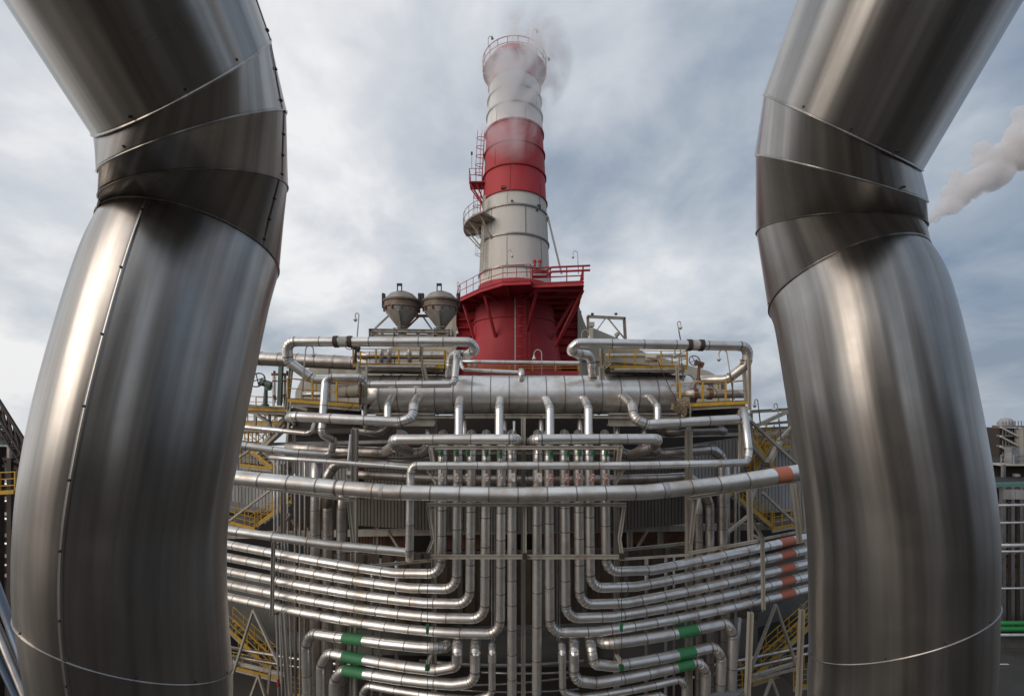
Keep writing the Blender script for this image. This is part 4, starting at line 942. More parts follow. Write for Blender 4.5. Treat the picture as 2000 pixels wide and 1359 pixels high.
# ---------------------------------------------------------------- platforms with yellow railings
def platform(label, xa, xb, ya, yb, D, dep, h, sides='lrb', grp='railed platforms', skip_front=False, mids=(.5,), fas='yellow', beam_w=.24, every=1.35):
    A = P(xa, ya, D, False); B = P(xb, yb, D, False); T = thing('railed_platform', label, 'platform', A, grp); dv = Vector((0, dep, 0)); z = Vector((0,0,1))
    s = MB(); s.add([A, B, B+dv, A+dv, A-z*.06, B-z*.06, B+dv-z*.06, A+dv-z*.06], [(0,1,2,3),(7,6,5,4),(0,4,5,1),(1,5,6,2),(2,6,7,3),(3,7,4,0)]); s.build('grating', 'grating', T)
    s = MB(); s.bar(A + Vector((0,-.03,-.12)), B + Vector((0,-.03,-.12)), .04, .17); s.build('kick_plate', fas, T)
    s = MB(); s.ibeam(A + Vector((.1,.12,-.26)), B + Vector((-.1,.12,-.26)), .14, beam_w); s.build('edge_beam', 'beige', T)
    s = MB(); s.ibeam(A + dv + Vector((.1,-.12,-.26)), B + dv + Vector((-.1,-.12,-.26)), .14, beam_w); s.build('edge_beam', 'beige', T)
    L_ = (B - A).length; k = max(2, int(L_ / 1.2))
    for j in range(k + 1):
        q = A.lerp(B, (j + .1) / (k + .2)); s = MB(); s.ibeam(q + Vector((0,.2,-.2)), q + dv + Vector((0,-.2,-.2)), .09, .13); s.build('joist', 'dark_steel', T)
    if not skip_front: rail_run(T, [A, B], h, 'yellow', every, mids, .022, .075)
    if 'l' in sides: rail_run(T, [A + dv, A], h, 'yellow', every, mids, .022, .06)
    if 'r' in sides: rail_run(T, [B, B + dv], h, 'yellow', every, mids, .022, .06)
    if 'b' in sides: rail_run(T, [A + dv, B + dv], h, 'yellow', every*1.2, mids, .02, .05)
    return T
p1 = platform('lower left railed platform under the loop pipe', 562, 706, 777, 788, 22, 3.2, 1.0)
p2 = platform('upper left railed platform between loop pipe and drum', 690, 868, 709, 712, 23.4, 2.2, .78)
p3 = platform('upper right railed platform between loop pipe and drum', 1190, 1342, 712, 714, 23.4, 2.2, .78)
p4 = platform('lower right railed platform at the right end of the drum', 1328, 1462, 787, 781, 22, 3.2, 1.0)
p5 = platform('far left low railed platform with handwheel valve', 430, 560, 793, 797, 25, 3.5, .62, sides='b')
p6 = platform('narrow railed walkway in front of the chimney foot', 905, 1130, 724, 724, 25.5, 1.0, .3, sides='', fas='red')
for T, bs in ((p1, (((706,744),(704,800),5,21.9),((712,790),(712,838),4,22),((565,790),(600,800),5,22))), (p2, (((822,706),(824,665),6,22.9),((716,712),(714,842),3.5,22.2),((826,712),(832,742),8,22.6),((700,706),(697,735),4,22.6))),
              (p3, (((1178,712),(1176,668),8,22.8),((1174,716),(1176,742),9,22.6),((1322,714),(1326,787),5,22.4),((1172,726),(1192,708),6,22.6))), (p4, (((1458,781),(1452,706),6,22.0),((1446,706),(1460,706),8,21.9),((1345,790),(1345,838),7,22),((1450,786),(1440,815),6,22.5)))):
    beams(T, 'support_leg', 22, list(bs), curv=False)
s = MB(); s.bar(P(1172,714,23.4,False), P(1172,676,23.4,False), .06); s.bar(P(1180,714,23.4,False), P(1180,676,23.4,False), .06)
for y in range(678, 714, 4): s.bar(P(1172,y,23.4,False), P(1180,y,23.4,False), .04)
s.build('access_ladder', 'yellow', p3)
for T, x0, x1, y in ((p2, 705, 850, 716), (p3, 1200, 1330, 722)):
    s = MB(); s.tube([P(x0, y, 23.0, False), P(x1, y, 23.0, False)], .07, 10); s.build('cable_conduit', 'galv', T)
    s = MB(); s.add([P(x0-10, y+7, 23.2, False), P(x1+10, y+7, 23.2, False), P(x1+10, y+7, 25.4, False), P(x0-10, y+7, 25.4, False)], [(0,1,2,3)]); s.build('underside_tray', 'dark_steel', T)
# dark support beams and a shade sheet under the lower platforms
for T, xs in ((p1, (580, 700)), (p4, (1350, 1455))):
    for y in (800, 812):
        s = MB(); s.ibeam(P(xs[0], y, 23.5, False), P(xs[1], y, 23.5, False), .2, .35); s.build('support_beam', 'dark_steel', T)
    s = MB(); a = P(xs[0]-8, 793, 24.6, False); b = P(xs[1]+4, 835, 24.6, False); s.box((a.x, a.y, b.z), (b.x, a.y+.2, a.z)); s.build('underdeck_shade', 'dark_steel', T)  # dark sheet puts the shade under the deck into colour

# equipment on the platforms
def handwheel(T, q, r, m='rust', tilt=0.35):
    s = MB(); ring = [q + Vector((math.cos(a)*r, math.sin(a)*r*math.sin(tilt), math.sin(a)*r*math.cos(tilt))) for a in [2*PI*k/16 for k in range(17)]]; s.tube(ring, r*.09, 6, False)
    for k in range(4): s.bar(q, ring[k*4+1], r*.1)
    s.build('handwheel', m, T)
def valve(label, px, py, D, sc_, m='valve_green', wheel=(-14, -16), group='handwheel valves'):
    q = P(px, py, D, False); s_ = sc_; T = thing('handwheel_valve', label, 'valve', q, group)
    b = MB(); b.tube([q, q+Vector((0,0,.12*s_))], .2*s_, 12); b.tube([q+Vector((0,0,.12*s_)), q+Vector((.05*s_,0,1.1*s_))], [.13*s_,.09*s_], 10); b.build('yoke', m, T)
    c = q + Vector((.05*s_, 0, 1.25*s_)); b = MB(); b.tube([c+Vector((-.3*s_,0,.12*s_)), c+Vector((.32*s_,0,-.08*s_))], .2*s_, 12); b.tube([c+Vector((.1*s_,0,0)), c+Vector((.14*s_,0,-.35*s_))], .17*s_, 10); b.build('gearbox', m, T)
    handwheel(T, c + Vector((-.42*s_, -.12, .22*s_)), .42*s_, 'dark_steel' if m == 'valve_green' else 'rust')
    return T
valve('green handwheel valve standing on the far left low platform', 518, 793, 24.6, 1.0)
valve('rusty handwheel valve over the lower right railed platform', 1364, 742, 22.2, .66, 'rust')
valve('small dark handwheel valve at the left end of the upper left platform', 694, 708, 23.2, .62, 'dark_steel')
# frame with rods left of platform
T = thing('spring_support', 'beige four post spring support with sight rods beside the far left platform', 'support', P(545, 793, 24.5, False))
beams(T, 'post', 24.5, [((534,793),(535,730),3.4),((556,793),(557,730),3.4)], m='galv', curv=False, kind='B')
beams(T, 'post', 24.2, [((546,792),(549,715),7)], m='valve_green', curv=False, kind='B')
beams(T, 'crosspiece', 24.3, [((531,731),(562,731),5),((532,744),(560,744),2.5)], m='rust', curv=False, kind='B')
beams(T, 'cap', 24.3, [((536,724),(536,731),3),((561,724),(561,734),3),((535,772),(538,781),4),((556,770),(560,782),5)], m='dark_steel', curv=False, kind='B')
beams(T, 'rod', 24.0, [((539,735),(538,786),.9),((553,735),(552,786),.9)], m='dark_steel', curv=False, kind='B')
T = thing('pipe_post', 'beige post holding up the corner of the left loop pipe', 'post', P(569, 790, 22.1, False))
beams(T, 'post', 22.1, [((569,717),(560,800),6)], curv=False); beams(T, 'saddle', 22.0, [((561,717),(577,717),5)], curv=False, kind='B')
# vessels on lower platforms
def vessel(label, px, py, D, ln, w_, m='clad_dull', grp='small horizontal vessels'):
    return pipe(label, [(px, py, D),(px+ln, py, D)], w_, m=m, curv=False, wat=px, n=18, sec=.7, name='small_vessel', cat='vessel', group=grp)
vessel('beige small vessel on the lower left platform behind the down pipe', 660, 764, 23, 44, 26, 'casing')
vessel('short bright pipe lying on the lower left platform', 590, 770, 22.8, 50, 10, 'clad')
vessel('grey pipe with flanges lying on the lower right platform', 1338, 769, 22.6, 118, 17, 'clad')
band(PIPES[-1], 1352, 1362, 'rust', 'flange_wrap', 1.3); band(PIPES[-1], 1380, 1390, 'rust', 'flange_wrap', 1.3); band(PIPES[-1], 1363, 1379, 'wrap', 'insulation_wrap', 1.12)
vessel('beige drum shape on the upper right platform', 1262, 700, 24.4, 20, 14, 'casing')
vessel('long pale pipe behind the upper right platform railing', 1175, 694, 25, 165, 7, 'casing')
vessel('long dull pipe behind the upper left platform railing', 700, 694, 25.2, 170, 15, 'clad_dull')
pipe('curved insulated elbow over the wrapped flange on the lower right platform', [(1352,760,22.9),(1356,745,22.9),(1385,745,22.9),(1392,762,22.9)], 9, m='wrap', curv=False, wat=1370, n=14, bend=1)
pipe('short upright beige pipe on the lower right platform', [(1412,765,23),(1412,742,23)], 7, m='casing', curv=False, n=12)
pipe('rusty upright pipe by the left platform post', [(703,790,21.7),(705,742,21.7)], 5, m='rust', curv=False, n=10)
for x, lb in ((745, 'nearer the wrapped joint'), (760, 'second from the wrapped joint'), (800, 'nearer the hoppers')):
    pipe('bright upright stub behind the upper left platform, %s' % lb, [(x,708,25),(x,682,25)], 8, m='clad', curv=False, n=12)
# straw coloured torn mat roll
T = thing('mat_roll', 'torn straw coloured insulation mat rolled and hanging under the right platform corner', 'mat', P(1328, 795, 21, False))
V = []; Fc = []; nr, nc = 16, 22
rnd = random.Random(3)
for i in range(nr + 1):
    for j in range(nc):
        a = 2*PI*j/nc; t = i/nr; rad = .26 + .10*t + .06*math.sin(5*a + 7*t) + rnd.uniform(-.025,.025)
        q = P(1314, 790, 21, False) + Vector((.62*t + .1*math.sin(a), -.1 - math.cos(a)*rad, -.12*t + math.sin(a)*rad - .12*t*math.sin(3*a)))
        V.append(q)
for i in range(nr):
    for j in range(nc): Fc.append((i*nc+j, i*nc+(j+1) % nc, (i+1)*nc+(j+1) % nc, (i+1)*nc+j))
Fc.append(tuple(range(nc)))
obj('mat', V, Fc, 'straw', T, True)
V = []; Fc = []
for i in range(9):
    for j in range(7): V.append(P(1333 + j*2.2, 790 + i*3.2, 21 - .25*math.sin(j) , False) + Vector((rnd.uniform(-.03,.03), rnd.uniform(-.05,.05), rnd.uniform(-.03,.03))))
for i in range(8):
    for j in range(6): Fc.append((i*7+j, i*7+j+1, (i+1)*7+j+1, (i+1)*7+j))
obj('loose_flap', V, Fc, 'straw', T, True)

# ---------------------------------------------------------------- stairs
def stair(label, a, b, D, wd=.9, ntr=None, rail=1.0, grp='yellow railed steel stairs', curv=True):
    """a lower end, b upper end in picture; stair rises along the facade"""
    A, B = P(*a, D, curv), P(*b, D + .01, curv); T = thing('steel_stair', label, 'stairs', A, grp)
    for dy in (0, wd):
        o = Vector((0, dy, 0)); s = MB(); s.bar(A + o, B + o, .05, .26); s.build('stringer', 'yellow', T)
        s = MB(); s.bar(A + o + Vector((0,-.03,-.17)), B + o + Vector((0,-.03,-.17)), .07, .08); s.build('stringer_flange', 'beige', T)
    n = ntr or max(4, int(abs(B.z - A.z) / .22))
    for k in range(n):
        q = A.lerp(B, (k + .5) / n); s = MB(); s.box((q.x - .13, q.y + .04, q.z - .02), (q.x + .13, q.y + wd - .04, q.z + .02)); s.build('tread', 'grating', T)
    for dy in (0, wd):
        o = Vector((0, dy, 0))
        for f in (.5, 1.0):
            s = MB(); s.bar(A + o + Vector((0,0,rail*f)), B + o + Vector((0,0,rail*f)), .04); s.build('hand_rail', 'yellow', T)
        k = max(2, int((B - A).length / 1.1))
        for j in range(k + 1):
            q = A.lerp(B, j / k) + o; s = MB(); s.bar(q, q + Vector((0,0,rail)), .055); s.build('rail_post', 'yellow', T)
    return T
stair('yellow railed stair on the left going up to the right, over the thick main pipe', (500,878), (562,822), 26)
stair('yellow railed stair on the left descending right, just above the thick main pipe', (532,915), (478,868), 25.4)
stair('yellow railed stair on the left between thick main pipe and bent pipes', (488,1035), (556,985), 26)
stair('long yellow railed stair low on the left below the bent pipes', (552,1330), (440,1222), 25.6)
stair('yellow railed stair on the right above the thick main pipe', (1474,918), (1512,858), 26)
stair('yellow railed stair on the right going up left towards the rack', (1512,915), (1462,848), 25.2)
stair('yellow railed stair on the right below the thick main pipe', (1512,1030), (1440,970), 26)
stair('long yellow railed stair low on the right below the bent pipes', (1462,1330), (1600,1205), 25.6)
def landing(label, xa, xb, ya, yb, D, grp='yellow railed landings'):
    A, B = P(xa, ya, D), P(xb, yb, D); T = thing('railed_landing', label, 'landing', A, grp); dv = Vector((0,1.6,0)); z = Vector((0,0,1))
    s = MB(); s.add([A, B, B+dv, A+dv, A-z*.05, B-z*.05, B+dv-z*.05, A+dv-z*.05], [(0,1,2,3),(7,6,5,4),(0,4,5,1),(1,5,6,2),(2,6,7,3),(3,7,4,0)]); s.build('grating', 'grating', T)
    s = MB(); s.bar(A - z*.1, B - z*.1, .05, .2); s.build('kick_plate', 'yellow', T)
    s = MB(); s.bar(A - z*.28, B - z*.28, .1, .14); s.build('edge_beam', 'beige', T)
    rail_run(T, [A, B], 1.05, 'yellow', .9, (.33, .66), .022, .055)
    rail_run(T, [A + dv, B + dv], 1.05, 'yellow', 1.1, (.5,), .022, .05)
landing('yellow railed landing at the left edge above the second left pipe', 440, 500, 862, 868, 25.8)
landing('yellow railed landing on the left under the ribbed siding', 440, 498, 1015, 1030, 25.8)
landing('yellow railed landing on the right behind the beige truss', 1500, 1552, 872, 868, 26)
landing('yellow railed landing on the right under the ribbed siding', 1508, 1600, 1030, 1012, 25.8)
landing('yellow railed landing at the bottom of the picture on the left', 560, 610, 1350, 1358, 25.8)
landing('yellow railed landing at the bottom of the picture on the right', 1420, 1450, 1352, 1346, 25.8)
landing('yellow kick plate walkway under the far left platform', 450, 556, 822, 824, 25.5)
landing('yellow railed landing low on the right edge of the rack', 1550, 1600, 1340, 1330, 25.0)

# side trusses
tl = thing('steel_truss', 'beige braced steel frame standing left of the rack', 'frame', P(500, 1359, 24))
beams(tl, 'beam', 24, [((430,788),(575,800),6.5,24.4),((430,800),(560,812),5,24.6),((430,1287),(560,1318),5),((430,838),(530,842),4,25)])
beams(tl, 'brace', 23.8, [((476,794),(528,826),5),((528,826),(528,845),4),((430,1030),(530,955),4),((503,885),(545,845),6),((495,1190),(452,1325),4),((495,1190),(546,1300),4),((505,1318),(490,1359),4),((505,1318),(520,1365),4),((450,905),(500,870),4),((504,868),(558,922),7,24.4),((513,868),(562,812),6,24.2),((560,800),(575,830),4,21.5),((567,790),(560,870),4,21.2)], kind='B')
beams(tl, 'post', 24, [((500,795),(498,835),4),((527,795),(526,850),4),((575,800),(574,925),5),((528,1300),(520,1400),4)])
tr = thing('steel_truss', 'beige braced steel frame standing right of the rack', 'frame', P(1550, 1359, 24))
beams(tr, 'beam', 24, [((1465,804),(1545,799),6.5),((1490,828),(1560,822),5,25),((1462,838),(1560,834),5,25.4),((1462,1322),(1560,1292),5),((1458,1330),(1555,1305),4,25.6),((1500,850),(1560,838),4,24.6)])
beams(tr, 'brace', 23.9, [((1480,830),(1540,803),6),((1466,822),(1556,906),5,23.6),((1524,862),(1500,905),8),((1460,860),(1498,905),5,25),((1547,832),(1520,860),4),((1490,962),(1560,1028),5,23.6),((1463,1040),(1489,1055),5,22),((1418,1042),(1460,1008),5),((1515,1180),(1465,1310),4.5),((1515,1180),(1556,1300),4.5),((1507,1325),(1492,1365),4),((1507,1325),(1522,1365),4),((1478,950),(1463,990),4)], kind='B')
beams(tr, 'post', 24, [((1541,798),(1556,910),8),((1466,806),(1466,900),6),((1552,940),(1566,1055),7.5),((1568,1180),(1556,1400),6.5),((1564,900),(1575,1100),4)])
beams(tr, 'floor_beam', 24, [((1345,1085),(1490,1052),4),((1490,1052),(1580,1034),4)])
# corrugated canopy at the bottom right
T = thing('canopy_roof', 'small pale corrugated canopy roof at the very bottom right of the rack', 'roof', P(1420, 1350, 19, False))
V = []; Fc = []; nn = 40
for k in range(nn + 1):
    x = k / nn; z = .05 * abs(((k % 4) - 2)); a = P(1372 + 70*x, 1368 - 8*x, 18.4, True); b = P(1402 + 66*x, 1352 - 8*x, 20.4, True)
    V += [a + Vector((0,0,z)), b + Vector((0,0,z))]
for k in range(nn): Fc.append((2*k, 2*k+2, 2*k+3, 2*k+1))
obj('corrugated_sheet', V, Fc, 'siding', T)
beams(T, 'edge_angle', 20.0, [((1448,1352),(1490,1372),5)], kind='B')

# ---------------------------------------------------------------- gooseneck lamps
def lamp(label, px, yb, yt, D, side=1, arc=6, lean=0.0, grp='gooseneck lamps'):
    q = P(px, yb, D, False); s_ = D / F; t = P(px + lean, yt + arc, D, False); T = thing('gooseneck_lamp', label, 'lamp', q, grp)
    mid = q.lerp(t, .6); b = MB(); b.bar(q, mid, .05); b.build('pole', 'strap', T)
    pts = [mid, t] + [t + Vector((side*arc*s_*(1 - math.cos(a)), 0, arc*s_*math.sin(a)*1.15)) for a in [PI*k/8 for k in range(1, 9)]]
    e_ = pts[-1]; pts.append(e_ + Vector((0, 0, -2.5*s_)))
    b = MB(); b.tube(pts, .028, 6); b.build('gooseneck', 'casing', T)
    e_ = pts[-1]; b = MB(); b.lathe(e_, [(0,.02),(.045,0),(.05,-.08),(.06,-.11),(.12,-.17),(.12,-.19),(0,-.17)], 14); b.build('lamp_shade', 'lamp_white', T)
    b = MB(); b.lathe(e_ + Vector((0,0,-.18)), [(.07,0),(.08,-.05),(.05,-.1),(0,-.12)], 12); b.build('glass_globe', 'galv', T, True)
    return T
lamp('gooseneck lamp standing on the long wide pipe left of the hoppers', 697, 665, 612, 24, -1, 3.5, 4)
lamp('gooseneck lamp on the lower left railed platform', 588, 780, 676, 21.8, 1, 7.5, 9)
lamp('gooseneck lamp in front of the red chimney foot', 1058, 735, 684, 24.5, -1, 7.5, 0)
lamp('gooseneck lamp beside the beige duct casing right of the chimney', 1137, 668, 645, 30, 1, 7.5, -1)
lamp('gooseneck lamp right of the hoppers against the red casing', 881, 672, 637, 30, 1, 6, 0)
lamp('gooseneck lamp above the right loop pipe near its wrapped joint', 1330, 668, 628, 24, 1, 3, -7)
lamp('gooseneck lamp on the upper right railed platform', 1335, 745, 680, 22.4, -1, 5.5, -6)
lamp('gooseneck lamp on the lower right railed platform', 1434, 780, 684, 21.8, -1, 8, -14)
lamp('gooseneck lamp above the beige truss, nearer the rack', 1485, 826, 780, 24, -1, 3, -5)
lamp('gooseneck lamp above the beige truss, nearer the big pipe', 1526, 860, 788, 24.4, -1, 3, -8)
lamp('gooseneck lamp on the red deck in front of the beige chimney shell', 991, 540, 489, 33.4, 1, 4.5, 0)
lamp('gooseneck lamp on the outer right corner of the red deck', 1130, 535, 491, 33.6, -1, 4.5, -2)
lamp('gooseneck lamp at the left edge of the red deck', 894, 590, 551, 41, 1, 1.5, -1)
for lb, pts, D in (('loose black cable hanging over the drum from the upper right platform', [(1265,698),(1285,705),(1298,735),(1310,762),(1322,780)], 22.0), ('black cable drooping under the lower left platform', [(690,790),(680,800),(660,806),(640,800),(625,806)], 21.6), ('black cable loop beside the central column', [(1028,925),(1032,938),(1040,944),(1048,940)], 19.6)):
    s = MB(); s.tube([P(x, y, D, False) for x, y in pts], .018, 6); tag(s.build('cable', 'dark_steel'), lb, 'cable')

# ---------------------------------------------------------------- left and right edges of the picture
T = thing('lattice_structure', 'dark lattice boom and gantry at the far left edge', 'gantry', P(10, 1359, 26, False))
def lat(a, b, dd, D, m='dark_steel', k=9, w_=.12):
    for (a_, b_) in ((a, b), ((a[0]+dd[0], a[1]+dd[1]), (b[0]+dd[0], b[1]+dd[1]))):
        for d0 in (0, 1.2): s = MB(); s.bar(P(*a_, D+d0, False), P(*b_, D+d0, False), w_); s.build('chord', m, T)
    for i in range(k):
        f0, f1 = i/k, (i+1)/k; p0 = (a[0]+(b[0]-a[0])*f0, a[1]+(b[1]-a[1])*f0); p1 = (a[0]+dd[0]+(b[0]-a[0])*f1, a[1]+dd[1]+(b[1]-a[1])*f1)
        for d0 in (0, 1.2): s = MB(); s.bar(P(*p0, D+d0, False), P(*p1, D+d0, False), w_*.6); s.build('lacing', m, T)
        s = MB(); s.bar(P(*p0, D, False), P(p0[0]+dd[0], p0[1]+dd[1], D+1.2, False), w_*.6); s.build('lacing', m, T)
lat((-60,690), (52,868), (0,34), 24)
lat((-60,745), (40,905), (8,-22), 24.6, k=12, w_=.08)
lat((-60,800), (60,865), (0,24), 25)
lat((-60,880), (50,905), (0,14), 25, k=7)
for x in (-40, 0, 22): s = MB(); s.bar(P(x, 872 + x, 25, False), P(x, 1400, 25, False), .25); s.build('post', 'dark_steel', T)
T = thing('plant_block', 'dark plant block with pale floor edges at the far left edge', 'building', P(-40, 1359, 30, False))
s = MB(); a = P(-400, 925, 30, False); b = P(120, 1400, 30, False); s.box((a.x, 30, 0), (b.x, 34, a.z)); s.build('wall', 'dark_wall', T)
for y in (935, 968, 998, 1040, 1080, 1118): s = MB(); s.bar(P(-400, y, 29.4, False), P(100, y+6, 29.4, False), .12, .22); s.build('floor_edge', 'galv' if y % 4 else 'beige', T)
s = MB(); A = P(-60, 965, 24, False); B = P(30, 960, 24, False); T2 = thing('railed_landing', 'yellow railed landing at the far left edge under the lattice', 'landing', A, 'yellow railed landings'); rail_run(T2, [A, B], 1.1, 'yellow', .8, (.33,.66), .03, .07); s = MB(); s.bar(A, B, .2, .2); s.build('kick_plate', 'yellow', T2)
for i, (xa, xb, w_, m) in enumerate(((-40,95,16,'blue_pipe'),(-75,75,14,'clad_dark'),(-110,60,12,'blue_pipe'))):
    pipe('bluish pipe slanting down at the bottom left edge, %s one' % words[i], [(xa,1060,9),(xb,1420,8)], w_, m=m, curv=False, wat=50, n=16, sec=3, group='slanting pipes at the bottom left edge')
pipe('thin yellow pipe slanting down at the bottom left corner', [(-60,1180,8.6),(45,1400,8.2)], 4, m='yellow', curv=False, wat=50, n=10, sec=5)
# right edge
T = thing('process_tower', 'grey process tower with platforms at the far right edge', 'tower', P(1970, 940, 60, False))
a = P(1952, 836, 60, False); b = P(1990, 940, 60, False); s = MB(); s.box((a.x, 60, -3), (b.x, 64, a.z)); s.build('tower_body', 'dark_steel', T)
for y in (834, 852, 872, 895, 915):
    s = MB(); s.box((a.x - .3, 59.3, P(0, y, 60, False).z), (b.x + .4, 60.1, P(0, y, 60, False).z + .22)); s.build('gallery', 'strap', T)
    for k in range(8): x = a.x - .2 + k * .42; s = MB(); s.bar((x, 59.4, P(0, y, 60, False).z), (x, 59.4, P(0, y, 60, False).z + .9), .07); s.build('rail_post', 'strap', T)
for k in range(5): y = (834, 852, 872, 895, 915)[k]; s = MB(); s.bar(P(1954, y, 59.2, False), P(1988, y + 18, 59.2, False), .2); s.build('brace', 'casing', T)
s = MB(); s.bar(P(1990, 838, 59.5, False), P(1992, 925, 59.5, False), .6); s.build('stair_shaft', 'beige', T)
s = MB(); s.lathe(P(1965, 834, 61, False), [(.9,0),(.9,.7),(.5,1.2),(0,1.3)], 12); s.build('tank_head', 'siding', T)
T = thing('plant_block', 'dark plant block with pale floor lines at the far right edge', 'building', P(1990, 1240, 45, False))
a = P(1925, 950, 45, False); b = P(2300, 1240, 45, False); s = MB(); s.box((a.x, 45, 0), (b.x, 52, a.z)); s.build('wall', 'dark_wall', T)
for y, w_, m in ((948, 9, 'teal'), (985, 4, 'galv'), (1020, 4, 'galv'), (1065, 10, 'clad_dull'), (1080, 5, 'galv'), (1095, 14, 'brick_red'), (1125, 30, 'brown_wall'), (1148, 3, 'galv')):
    s = MB(); s.bar(P(1920, y, 44.6, False), P(2300, y - 10, 44.6, False), .3, M(1960, w_, 44.6, False)); s.build('floor_band', m, T)
for x in (1958, 1975, 1992): s = MB(); s.bar(P(x, 950, 44.3, False), P(x, 1230, 44.3, False), .35); s.build('post', 'strap', T)
for x in (1962, 1984): s = MB(); s.box(tuple(P(x, 975, 44, False)), tuple(P(x+9, 955, 44.5, False))); s.build('equipment_box', 'siding', T)
for i, (y, w_, m, lb) in enumerate(((1215,8,'green_pipe','bright green pipe at the right edge, upper one'),(1226,9,'green_pipe','bright green pipe at the right edge, lower one'),(1238,7,'clad','bright metal pipe under the green pipes at the right edge'))):
    pipe(lb, [(1900,y+2,43),(2300,y-2,43)], w_, m=m, curv=False, wat=1960, n=14, sec=6, seam=(m=='clad'), group='level pipes at the right edge' )
s = MB(); s.bar((38, 44.2, .4), (56, 44.2, .4), .5, .8); tag(s.build('concrete_kerb', 'concrete'), 'grey concrete barrier along the road at the right edge', 'barrier')

# unseen plant added behind the viewer to darken and streak the pipe reflections
for i, (x, y, r, h, m, lb) in enumerate(((-9,-14,1.3,24,'siding_dark','dark steel column added behind the viewer for reflections, on the left'),(-3.5,-17,.9,21,'rust','slim rusty column added behind the viewer for reflections'),(7,-13,1.6,22,'siding','grey steel column added behind the viewer for reflections, on the right'),(13,-20,2.2,27,'brick_red','broad brown column added behind the viewer for reflections'))):
    T = thing('added_column', lb, 'column', (x, y, 0), 'columns added behind the viewer for reflections')
    b = MB(); b.lathe((x, y, 0), [(r, 0), (r, h+8), (r*.6, h+9), (0, h+9.2)], 32); b.build('shell', m, T, True)
    for k in range(4): b = MB(); b.lathe((x, y, 6 + k*5), [(r, 0), (r + .9, 0), (r + .9, .15), (r, .15)], 32); b.build('ring_platform', 'grating', T)
for i, (x0, x1, y, h, m, lb) in enumerate(((-32,-14,-30,44,'siding_dark','tall dark hall added behind the viewer for reflections, on the left'),(-9,-4,-26,44,'brown_wall','tall brown tower added behind the viewer for reflections, in the middle'),(12,30,-32,46,'siding_dark','tall dark hall added behind the viewer for reflections, on the right'),(36,70,-30,30,'brown_wall','lower brown hall added behind the viewer for reflections, far right'))):
    T = thing('added_hall', lb, 'building', ((x0+x1)/2, y, 0), 'halls added behind the viewer for reflections')
    b = MB(); b.box((x0, y-12, 0), (x1, y, h)); b.build('wall', m, T)
    n_ = int((x1-x0)/4)
    for k in range(n_):
        b = MB(); xx = x0 + .8 + k*4; b.box((xx, y+.01, 6), (xx + 2.2, y+.08, h-3)); b.build('cladding_panel', 'siding' if k % 3 == 1 else 'siding_dark', T)
    for z in range(8, h, 9): b = MB(); b.box((x0-.5, y, z), (x1+.5, y+1.4, z+.25)); b.build('gallery', 'grating', T)

# ---------------------------------------------------------------- steam and plume
def vol_mat(name, dens, col, sca, lo, hi, emis=0):
    m = bpy.data.materials.new(name); m.use_nodes = True; t = m.node_tree; t.nodes.clear(); n = t.nodes; l = t.links
    o = n.new('ShaderNodeOutputMaterial'); v = n.new('ShaderNodeVolumePrincipled'); l.new(v.outputs[0], o.inputs['Volume'])
    v.inputs['Color'].default_value = (*col, 1); v.inputs['Anisotropy'].default_value = 0.2
    tc = n.new('ShaderNodeTexCoord'); z = n.new('ShaderNodeTexNoise'); l.new(tc.outputs['Object'], z.inputs['Vector']); z.inputs['Scale'].default_value = sca; z.inputs['Detail'].default_value = 5; z.inputs['Distortion'].default_value = .6
    g = n.new('ShaderNodeTexGradient'); g.gradient_type = 'SPHERICAL'; mp = n.new('ShaderNodeMapping'); mp.vector_type = 'POINT'; l.new(tc.outputs['Object'], mp.inputs[0]); l.new(mp.outputs[0], g.inputs[0])
    a = n.new('ShaderNodeMath'); a.operation = 'MULTIPLY'; r = n.new('ShaderNodeMapRange'); l.new(z.outputs['Fac'], r.inputs[0]); r.inputs[1].default_value = lo; r.inputs[2].default_value = hi
    r2 = n.new('ShaderNodeMapRange'); l.new(g.outputs[0], r2.inputs[0]); r2.inputs[1].default_value = 0.0; r2.inputs[2].default_value = .55
    l.new(r.outputs[0], a.inputs[0]); l.new(r2.outputs[0], a.inputs[1])
    k = n.new('ShaderNodeMath'); k.operation = 'MULTIPLY'; l.new(a.outputs[0], k.inputs[0]); k.inputs[1].default_value = dens; l.new(k.outputs[0], v.inputs['Density'])
    MATS[name] = m; return mp
def steam(label, c, rx, ry, rz, dens, sca, lo, hi, rot=0):
    mp = vol_mat('steam_' + str(len(MATS)), dens, (.97, .97, .98), sca, lo, hi)
    mname = list(MATS)[-1]; mp.inputs['Scale'].default_value = (1/rx, 1/ry, 1/rz)
    b = MB(); prof_ = [(math.sin(PI*k/12), -math.cos(PI*k/12)) for k in range(13)]
    b.lathe((0,0,0), prof_, 24); b.v = [Vector((v.x*rx, v.y*ry, v.z*rz)) for v in b.v]
    o = b.build('steam', mname, None, True); o.location = c; o.rotation_euler = (0, rot, 0); tag(o, label, 'steam', None, 'stuff')
steam('thin white steam drifting over the top of the chimney', Vector((CHX+.9, CHD-3.4, CZ+30.8)), 4.4, 3.2, 5.2, 1.5, .36, .46, .64, .25)
steam('thin white steam wisps on the upper red band of the chimney', Vector((CHX-.3, CHD-4.2, CZ+25.0)), 3.8, 2.0, 3.6, .7, .45, .45, .68, -.5)
for i, x in enumerate((960.5, 966, 1088.5, 1093)):
    s = MB(); s.tube([P(x, 988, 20.9), P(x, 1250, 20.9)], .035, 6); tag(s.build('conduit', 'galv'), 'thin grey conduit hanging between the upright rack pipes, %s from the left' % words[i], 'conduit', 'thin conduits between the rack pipes')
landing('yellow railed landing on the left directly under the far left platform', 470, 556, 905, 915, 26.4)
landing('yellow railed landing on the right beside the column under the railed platform', 1466, 1512, 930, 924, 26.4)
